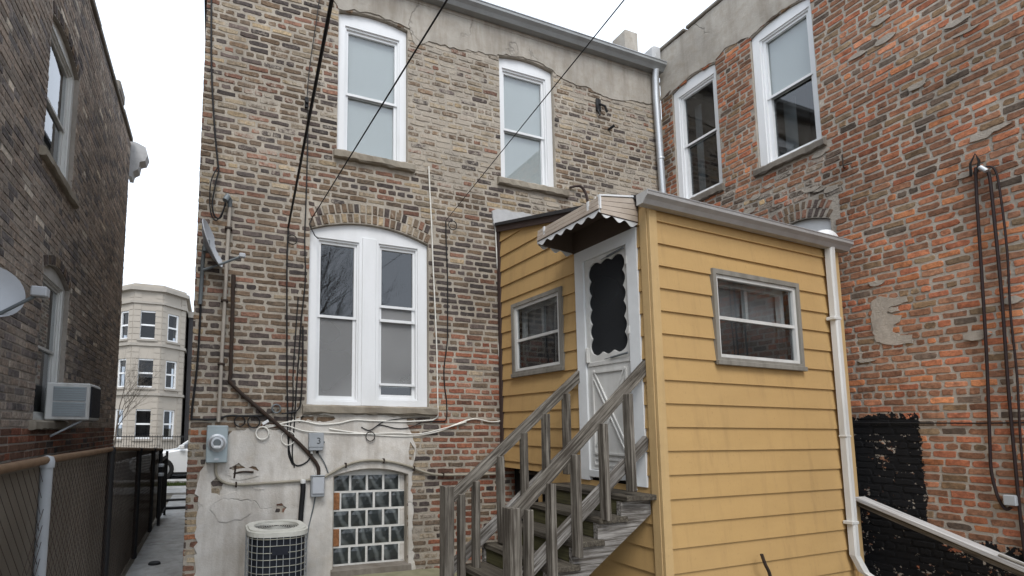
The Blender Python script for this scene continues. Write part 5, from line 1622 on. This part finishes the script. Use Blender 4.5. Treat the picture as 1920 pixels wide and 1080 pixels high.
# overhead lines from the yard's pole to the house
def overhead(label, a, dirp, r, t=3.2):
    A, B = Vector(a), Vector(dirp)
    E_ = A + (B - A) * t
    pts = [A + (E_ - A) * (i / 24) for i in range(25)]
    o = MB().tube(pts, r, 8).build('overhead_cable', 'black')
    return tag(o, label, 'cable', None)
overhead('thick overhead cable fixed left of the brick arch', (0.68, -0.01, 3.635), (0.4954, -2.676, 3.704), 0.011)
overhead('overhead cable crossing the upper window to the arch\'s left end', (0.932, -0.01, 3.78), (1.0482, -2.860, 3.7086), 0.0055)
overhead('thin overhead cable ending beside the porch roof', (2.518, -0.01, 3.985), (1.898, -3.141, 3.7155), 0.0035)
tag(MB().tube([(0.93, -0.01, 3.78), (0.90, -0.02, 3.70), (0.96, -0.03, 3.58), (1.0, -0.03, 3.55)], 0.006, 6).build('cable_tail', 'black'), 'loose black cable tail at the arch\'s left end', 'cable')

# ------------------------------------------------------------------ cables on the right wall
def rcable(name, label, pts, r, mat, x=-0.03):
    P = spline([(XR + (p[2] if len(p) > 2 else x), p[0], p[1]) for p in pts], 6)
    return tag(MB().tube(P, r, 8).build(name, mat), label, 'cable')
rcable('hanging_cable', 'left maroon cable hanging down the red brick wall', [(-2.835, 3.76), (-2.822, 3.5), (-2.80, 2.8), (-2.775, 2.1), (-2.745, 1.5), (-2.735, 1.25), (-2.752, 1.05), (-2.785, 0.95), (-2.815, 0.97)], 0.010, 'cable_red')
rcable('hanging_cable', 'middle maroon cable hanging down the red brick wall', [(-2.87, 3.72), (-2.90, 3.66), (-2.90, 3.3), (-2.89, 2.6), (-2.87, 1.9), (-2.86, 1.3), (-2.855, 0.8), (-2.86, 0.3)], 0.010, 'cable_red')
rcable('hanging_cable', 'right maroon cable hanging down the red brick wall', [(-2.88, 3.74), (-2.93, 3.70), (-2.945, 3.5), (-2.945, 3.0), (-2.925, 2.5), (-2.92, 2.0), (-2.90, 1.5), (-2.895, 1.0), (-2.9, 0.4)], 0.007, 'cable_red')
hk = MB().tube([(XR - 0.02, -2.80, 3.70), (XR - 0.05, -2.815, 3.80), (XR - 0.03, -2.84, 3.88), (XR - 0.04, -2.86, 3.80), (XR - 0.03, -2.84, 3.72)], 0.008, 6)
tag(hk.build('cable_hook', 'iron'), 'black cable hook at the top of the hanging cables', 'hook')
hk = MB().tube([(XR - 0.05, -2.865, 3.745), (XR - 0.06, -2.90, 3.69)], 0.016, 10)
tag(hk.build('cable_clamp', 'galv'), 'shiny metal clamp holding the hanging cables', 'clamp')
rcable('wall_wire', 'thin dark wire stretched level across the red brick wall', [(-1.86, 1.637), (-2.2, 1.635), (-2.5, 1.632), (-2.8, 1.63), (-3.3, 1.64)], 0.006, 'black', -0.015)
o = MB().box(XR - 0.07, XR - 0.008, -2.855, -2.79, 0.985, 1.065, 0.005); tag(o.build('wall_box', 'box'), 'small grey box low on the red brick wall between cables', 'utility box')
hk = MB().tube([(XR - 0.005, -1.985, 4.22), (XR - 0.03, -1.985, 4.22), (XR - 0.03, -1.985, 4.36)], 0.006, 6); hk.tube([(XR - 0.03, -1.985, 4.24), (XR - 0.05, -2.06, 4.22)], 0.006, 6)
tag(hk.build('iron_hook', 'rust'), 'rusty iron hook under the tall upper window', 'hook')

# handrail in front of the red brick wall
HRL = thing('handrail', 'pale grey worn handrail sloping down along the red brick wall', 'handrail', (5.80, -1.95, 0))
P0, P1 = Vector((0.05, -0.0, 0.925)), Vector((0.0, -2.6, -0.115 + 0.0))
P1 = Vector((0.0, -1.9, 0.165))
beam('rail_cap', P0, P1, 0.13, 0.036, 'rail_grey', HRL, jit=0.001)
beam('rail_board', P0 + Vector((0, 0, -0.045)), P1 + Vector((0, 0, -0.045)), 0.035, 0.062, 'wood', HRL)
for y, zt in ((-1.85, 0.15),):
    beam('rail_post', (0.02, y, 0), (0.02, y, zt), 0.06, 0.06, 'wood', HRL)
tag(MB().tube(spline([(5.77, -2.80, 0.62), (5.78, -3.1, 0.50), (5.8, -3.5, 0.33)], 5), 0.010, 6).build('loose_stick', 'wood_frame'), 'thin brown stick lying along the grey handrail', 'stick')

# white dish rim on the porch roof
t_ = MB()
n = 20
for i in range(5):
    r_ = 0.13 * i / 4
    for k in range(n):
        a = 2 * math.pi * k / n
        t_.v.append((r_ * math.cos(a), r_ * math.sin(a) * 0.7, 0.05 * (1 - (i / 4) ** 2)))
for i in range(4):
    for k in range(n):
        t_.f.append((i * n + k, i * n + (k + 1) % n, (i + 1) * n + (k + 1) % n, (i + 1) * n + k))
t_.smooth = True
o = t_.build('plastic_lid', 'white', recalc=False)
o.location = (5.765, -1.905, 3.515); o.rotation_euler = (R(38), R(-14), 0)
tag(o, 'white plastic lid lying on the porch roof\'s right corner', 'lid')
tag(MB().tube(spline([(4.30, -2.06, 0.55), (4.32, -2.07, 0.47), (4.36, -2.075, 0.38), (4.37, -2.08, 0.2), (4.37, -2.08, 0.0)], 5), 0.012, 8).build('rusty_rod', 'rust'), 'short bent rusty rod against the porch\'s front siding', 'rod')

# slab at the foot of the wall
sl = MB()
poly = [(1.13, -0.03), (2.36, -0.03), (2.50, -0.25), (2.42, -0.55), (1.9, -0.62), (1.1, -0.55)]
sl.prism(fray(poly, 0.01, 0.08, random.Random(71)), lambda a, b_, c: Vector((a, b_, c)), -0.03, 0.05)
tag(sl.build('concrete_slab', 'concrete_moss'), 'mossy concrete slab under the glass block window', 'slab')

# ------------------------------------------------------------------ beyond the street
GS = thing('greystone_building', 'pale stone three storey building with a bay across the street', 'building', (0, 27, 0))
foot = [(-7.2, 1.9), (-6.1, 1.3), (-4.85, 0.0), (-3.22, 0.0), (-1.93, 1.25), (-1.93, 12), (-7.2, 12)]
HT = 10.15
def facade(a, b, z0, z1, wins):
    A, B = Vector((a[0], a[1], 0)), Vector((b[0], b[1], 0))
    L = (B - A).length
    t = (B - A) / L
    nrm = Vector((t.y, -t.x, 0))
    W = lambda s, d, z: A + t * s + nrm * d + Vector((0, 0, z))
    bb = MB()
    bb.plate([(0, z0), (L, z0), (L, z1), (0, z1)], [[(s0, w0), (s1, w0), (s1, w1), (s0, w1)] for s0, s1, w0, w1 in wins], lambda s, z, d: W(s, d, z), 0.0, -0.3)
    wl = bb.build('wall', 'limestone', GS)
    for s0, s1, w0, w1 in wins:
        f = MB(); f.plate([(s0, w0), (s1, w0), (s1, w1), (s0, w1)], [[(s0 + .1, w0 + .1), (s1 - .1, w0 + .1), (s1 - .1, w1 - .1), (s0 + .1, w1 - .1)]], lambda s, z, d: W(s, d, z), -0.06, -0.2)
        mz = (w0 + w1) / 2
        f.prism([(s0 + .1, mz - .05), (s1 - .1, mz - .05), (s1 - .1, mz + .05), (s0 + .1, mz + .05)], lambda s, z, d: W(s, d, z), -0.07, -0.19)
        wn = f.build('window', 'white', GS)
        g_ = MB(); g_.prism([(s0 + .1, w0 + .1), (s1 - .1, w0 + .1), (s1 - .1, w1 - .1), (s0 + .1, w1 - .1)], lambda s, z, d: W(s, d, z), -0.15, -0.16); g_.build('pane', 'glass_far', wn)
        g_ = MB(); g_.prism([(s0, w0), (s1, w0), (s1, w1), (s0, w1)], lambda s, z, d: W(s, d, z), -0.5, -0.52); g_.build('room', 'room', wn)
        f = MB(); f.prism([(s0 - .08, w0 - .12), (s1 + .08, w0 - .12), (s1 + .08, w0), (s0 - .08, w0)], lambda s, z, d: W(s, d, z), -0.05, 0.1); f.build('sill', 'limestone_band', wn)
ZW = [(0.80, 2.60), (3.93, 5.72), (6.93, 8.72)]
facade(foot[0], foot[1], 0, HT, [])
facade(foot[1], foot[2], 0, HT, [(0.55, 1.35, a, b_) for a, b_ in ZW])
facade(foot[2], foot[3], 0, HT, [(0.34, 1.36, a, b_) for a, b_ in ZW])
facade(foot[3], foot[4], 0, HT, [(0.45, 1.30, a, b_) for a, b_ in ZW])
facade(foot[4], foot[5], 0, HT, [])
for zb, zh, grow in ((3.45, 0.16, 0.10), (6.5, 0.16, 0.10), (9.15, 0.14, 0.10), (9.95, 0.22, 0.2)):
    cx, cy = -4.5, 6
    pts = [(x + (grow if x > cx else -grow), y - grow) for x, y in foot]
    b = MB(); b.prism(pts, lambda p, q, c: Vector((p, q, c)), zb, zb + zh); b.build('string_course', 'limestone_band', GS)
b = MB(); b.prism(foot, lambda p, q, c: Vector((p, q, c)), HT, HT + 0.25); b.build('parapet', 'limestone', GS)
# shallow courses of ashlar on the bay
for i in range(26):
    z = 0.4 + i * 0.38
    for a, c in ((foot[1], foot[2]), (foot[2], foot[3]), (foot[3], foot[4])):
        A, B = Vector((a[0], a[1], 0)), Vector((c[0], c[1], 0))
        t = (B - A).normalized(); nrm = Vector((t.y, -t.x, 0))
        L = (B - A).length
        for s0, s1 in ((0.02, 0.42 if (B - A).length < 1.75 else 0.3), (L - 0.38, L - 0.02)):
            b = MB(); b.prism([(s0, z), (s1, z), (s1, z + 0.34), (s0, z + 0.34)], lambda s, zz, d, A=A, t=t, nrm=nrm: A + t * s + nrm * d + Vector((0, 0, zz)), -0.02, 0.025); b.build('quoin_stone', 'limestone', GS)
DB = thing('dark_building', 'dark narrow building side right of the stone bay', 'building', (0, 29, 0))
b = MB().box(-1.75, 3.5, 0, 9, 0, 8.9); b.build('wall', 'dark_wall', DB)
b = MB().box(-1.8, 3.5, -0.1, 9, 8.9, 9.3); b.build('parapet', 'limestone_band', DB)
for z in (2.0, 5.0, 7.5):
    b = MB().box(-1.4, -0.6, -0.06, 0.0, z, z + 1.3); b.build('shutter', 'iron', DB)
IF = thing('iron_fence', 'dark iron railing in front of the stone building', 'fence', (-6.5, 22.0, 0))
for z in (0.15, 1.0):
    b = MB().box(0, 6.0, -0.015, 0.015, z, z + 0.05); b.build('rail', 'iron', IF)
for k in range(50):
    b = MB().box(k * 0.12, k * 0.12 + 0.02, -0.01, 0.01, 0.05, 1.12); b.build('picket', 'iron', IF)

# parked car
CAR = thing('parked_car', 'white car parked on the street past the gangway', 'car', (0.10, 10.9, 0.006))
prof = [(-2.25, 0.32), (-2.28, 0.52), (-2.2, 0.66), (-1.95, 0.74), (-1.15, 0.86), (-0.95, 0.90), (1.55, 0.92), (2.05, 0.86), (2.2, 0.72), (2.22, 0.40), (2.1, 0.22), (-2.1, 0.2)]
b = MB()
sec = [(0.0, 0.93), (0.10, 1.0), (0.85, 1.0), (1.0, 0.95)]
ny = [(-0.86, 0.94), (-0.80, 1.0), (0.80, 1.0), (0.86, 0.94)]
for k, (yo, sc_) in enumerate(ny):
    b.v += [(x * (0.985 if abs(yo) > .82 else 1), yo, 0.2 + (z - 0.2) * sc_) for x, z in prof]
n = len(prof)
for k in range(3):
    b.f += [(k * n + i, k * n + (i + 1) % n, (k + 1) * n + (i + 1) % n, (k + 1) * n + i) for i in range(n)]
b.f += [tuple(range(n)), tuple(range(4 * n - 1, 3 * n - 1, -1))]
b.smooth = True
b.build('body', 'car', CAR)
cabp = [(-1.15, 0.84), (-0.45, 1.36), (0.0, 1.43), (0.75, 1.42), (1.55, 0.90)]
b = MB()
for yo, sh in ((-0.80, 0), (-0.62, 1), (0.62, 1), (0.80, 0)):
    if sh: b.v += [(x * 0.97, yo, z) for x, z in cabp]
    else: b.v += [(x, yo, 0.86 + (z - 0.86) * 0.05) for x, z in cabp]
n = len(cabp)
for k in range(3):
    b.f += [(k * n + i, k * n + i + 1, (k + 1) * n + i + 1, (k + 1) * n + i) for i in range(n - 1)]
b.build('windows', 'glass_dark', CAR)
b = MB()
for side in (-1, 1):
    b.tube([(x * 0.97, side * 0.63, z + 0.005) for x, z in cabp], 0.035, 6)
    b.tube([(0.25, side * 0.80, 0.88), (0.27, side * 0.62, 1.42)], 0.035, 6)
b.box(-0.42, 0.72, -0.62, 0.62, 1.40, 1.44, 0.015)
b.build('roof', 'car', CAR)
b = MB().box(-0.9, 1.2, -0.6, 0.6, 0.5, 1.0); b.build('seats', 'tyre', CAR)
for x in (-1.42, 1.38):
    for side in (-1, 1):
        b = MB().lathe([(0.0, -0.09), (0.30, -0.09), (0.325, -0.06), (0.325, 0.06), (0.30, 0.09), (0.0, 0.09)], (x, side * 0.80, 0.325), 'Y', 24); wh = b.build('wheel', 'tyre', CAR)
        b = MB().lathe([(0.0, side * 0.10), (0.19, side * 0.10), (0.21, side * 0.085)], (x, side * 0.80, 0.325), 'Y', 20); b.build('rim', 'galv', wh)
for side in (-1, 1):
    b = MB().box(-2.285, -2.1, side * 0.62 - 0.14, side * 0.62 + 0.14, 0.56, 0.67, 0.02); b.build('headlight', 'dish', CAR)
    b = MB().box(-0.98, -0.84, side * 0.92 - 0.07, side * 0.92 + 0.05, 0.90, 1.02, 0.02); b.build('wing_mirror', 'car', CAR)
b = MB().box(-2.0, 2.0, -0.864, 0.864, 0.17, 0.26, 0.02); b.build('skirt', 'tyre', CAR)

# ------------------------------------------------------------------ bare trees
def bare_tree(name, label, loc, height, seed, levels, r0):
    rng = random.Random(seed)
    t_ = thing(name, label, 'tree', loc)
    tb, cb = MB(), MB()
    def grow(p, d, L, r, lev, mb):
        n = 4
        pts, rs = [p], [r]
        for i in range(n):
            d = (d + Vector((rng.uniform(-.16, .16), rng.uniform(-.16, .16), rng.uniform(-.04, .12)))).normalized()
            p = p + d * (L / n)
            pts.append(p); rs.append(r * (1 - 0.45 * (i + 1) / n))
        mb.tube(pts, rs, 6 if lev == levels else (4 if lev > 1 else 3), lev == levels)
        if lev == 0: return
        for k in range(3 if lev > 1 else 4):
            i = rng.randint(2, n)
            q = pts[i]
            a = rng.uniform(0, 6.28)
            side = Vector((math.cos(a), math.sin(a), 0.25)).normalized()
            nd = (d * rng.uniform(0.55, 0.9) + side * rng.uniform(0.5, 0.9)).normalized()
            grow(q, nd, L * rng.uniform(0.6, 0.82), rs[i] * 0.68, lev - 1, cb)
        grow(pts[-1], d, L * 0.8, rs[-1] * 0.9, lev - 1, cb)
    grow(Vector((0, 0, 0)), Vector((0, 0, 1)), height * 0.32, r0, levels, tb)
    tb.build('trunk', 'bark', t_, recalc=False)
    cb.build('crown', 'bark', t_, recalc=False)
    return t_
bare_tree('bare_tree', 'thin leafless young tree in front of the stone building', (-4.6, 21.4, 0), 6.0, 5, 4, 0.06)
bare_tree('bare_tree', 'leafless tree behind the yard, mirrored in the paired window', (3.6, -19, 0), 14.0, 12, 5, 0.22)

# ------------------------------------------------------------------ repeats carry a common group
GROUPS = {'white_cable': 'white cables on the brown house', 'black_cable': 'black cables on the brown house', 'cable_coil': 'coiled cables on the brown house',
          'cable_loop': 'loose cable loops on the brown house', 'hanging_cable': 'cables hanging on the red brick wall', 'overhead_cable': 'overhead cables to the house', 'satellite_dish': 'satellite dishes'}
for o in COL.objects:
    k = o.name.split('.')[0]
    if o.parent is None and k in GROUPS:
        o['group'] = GROUPS[k]
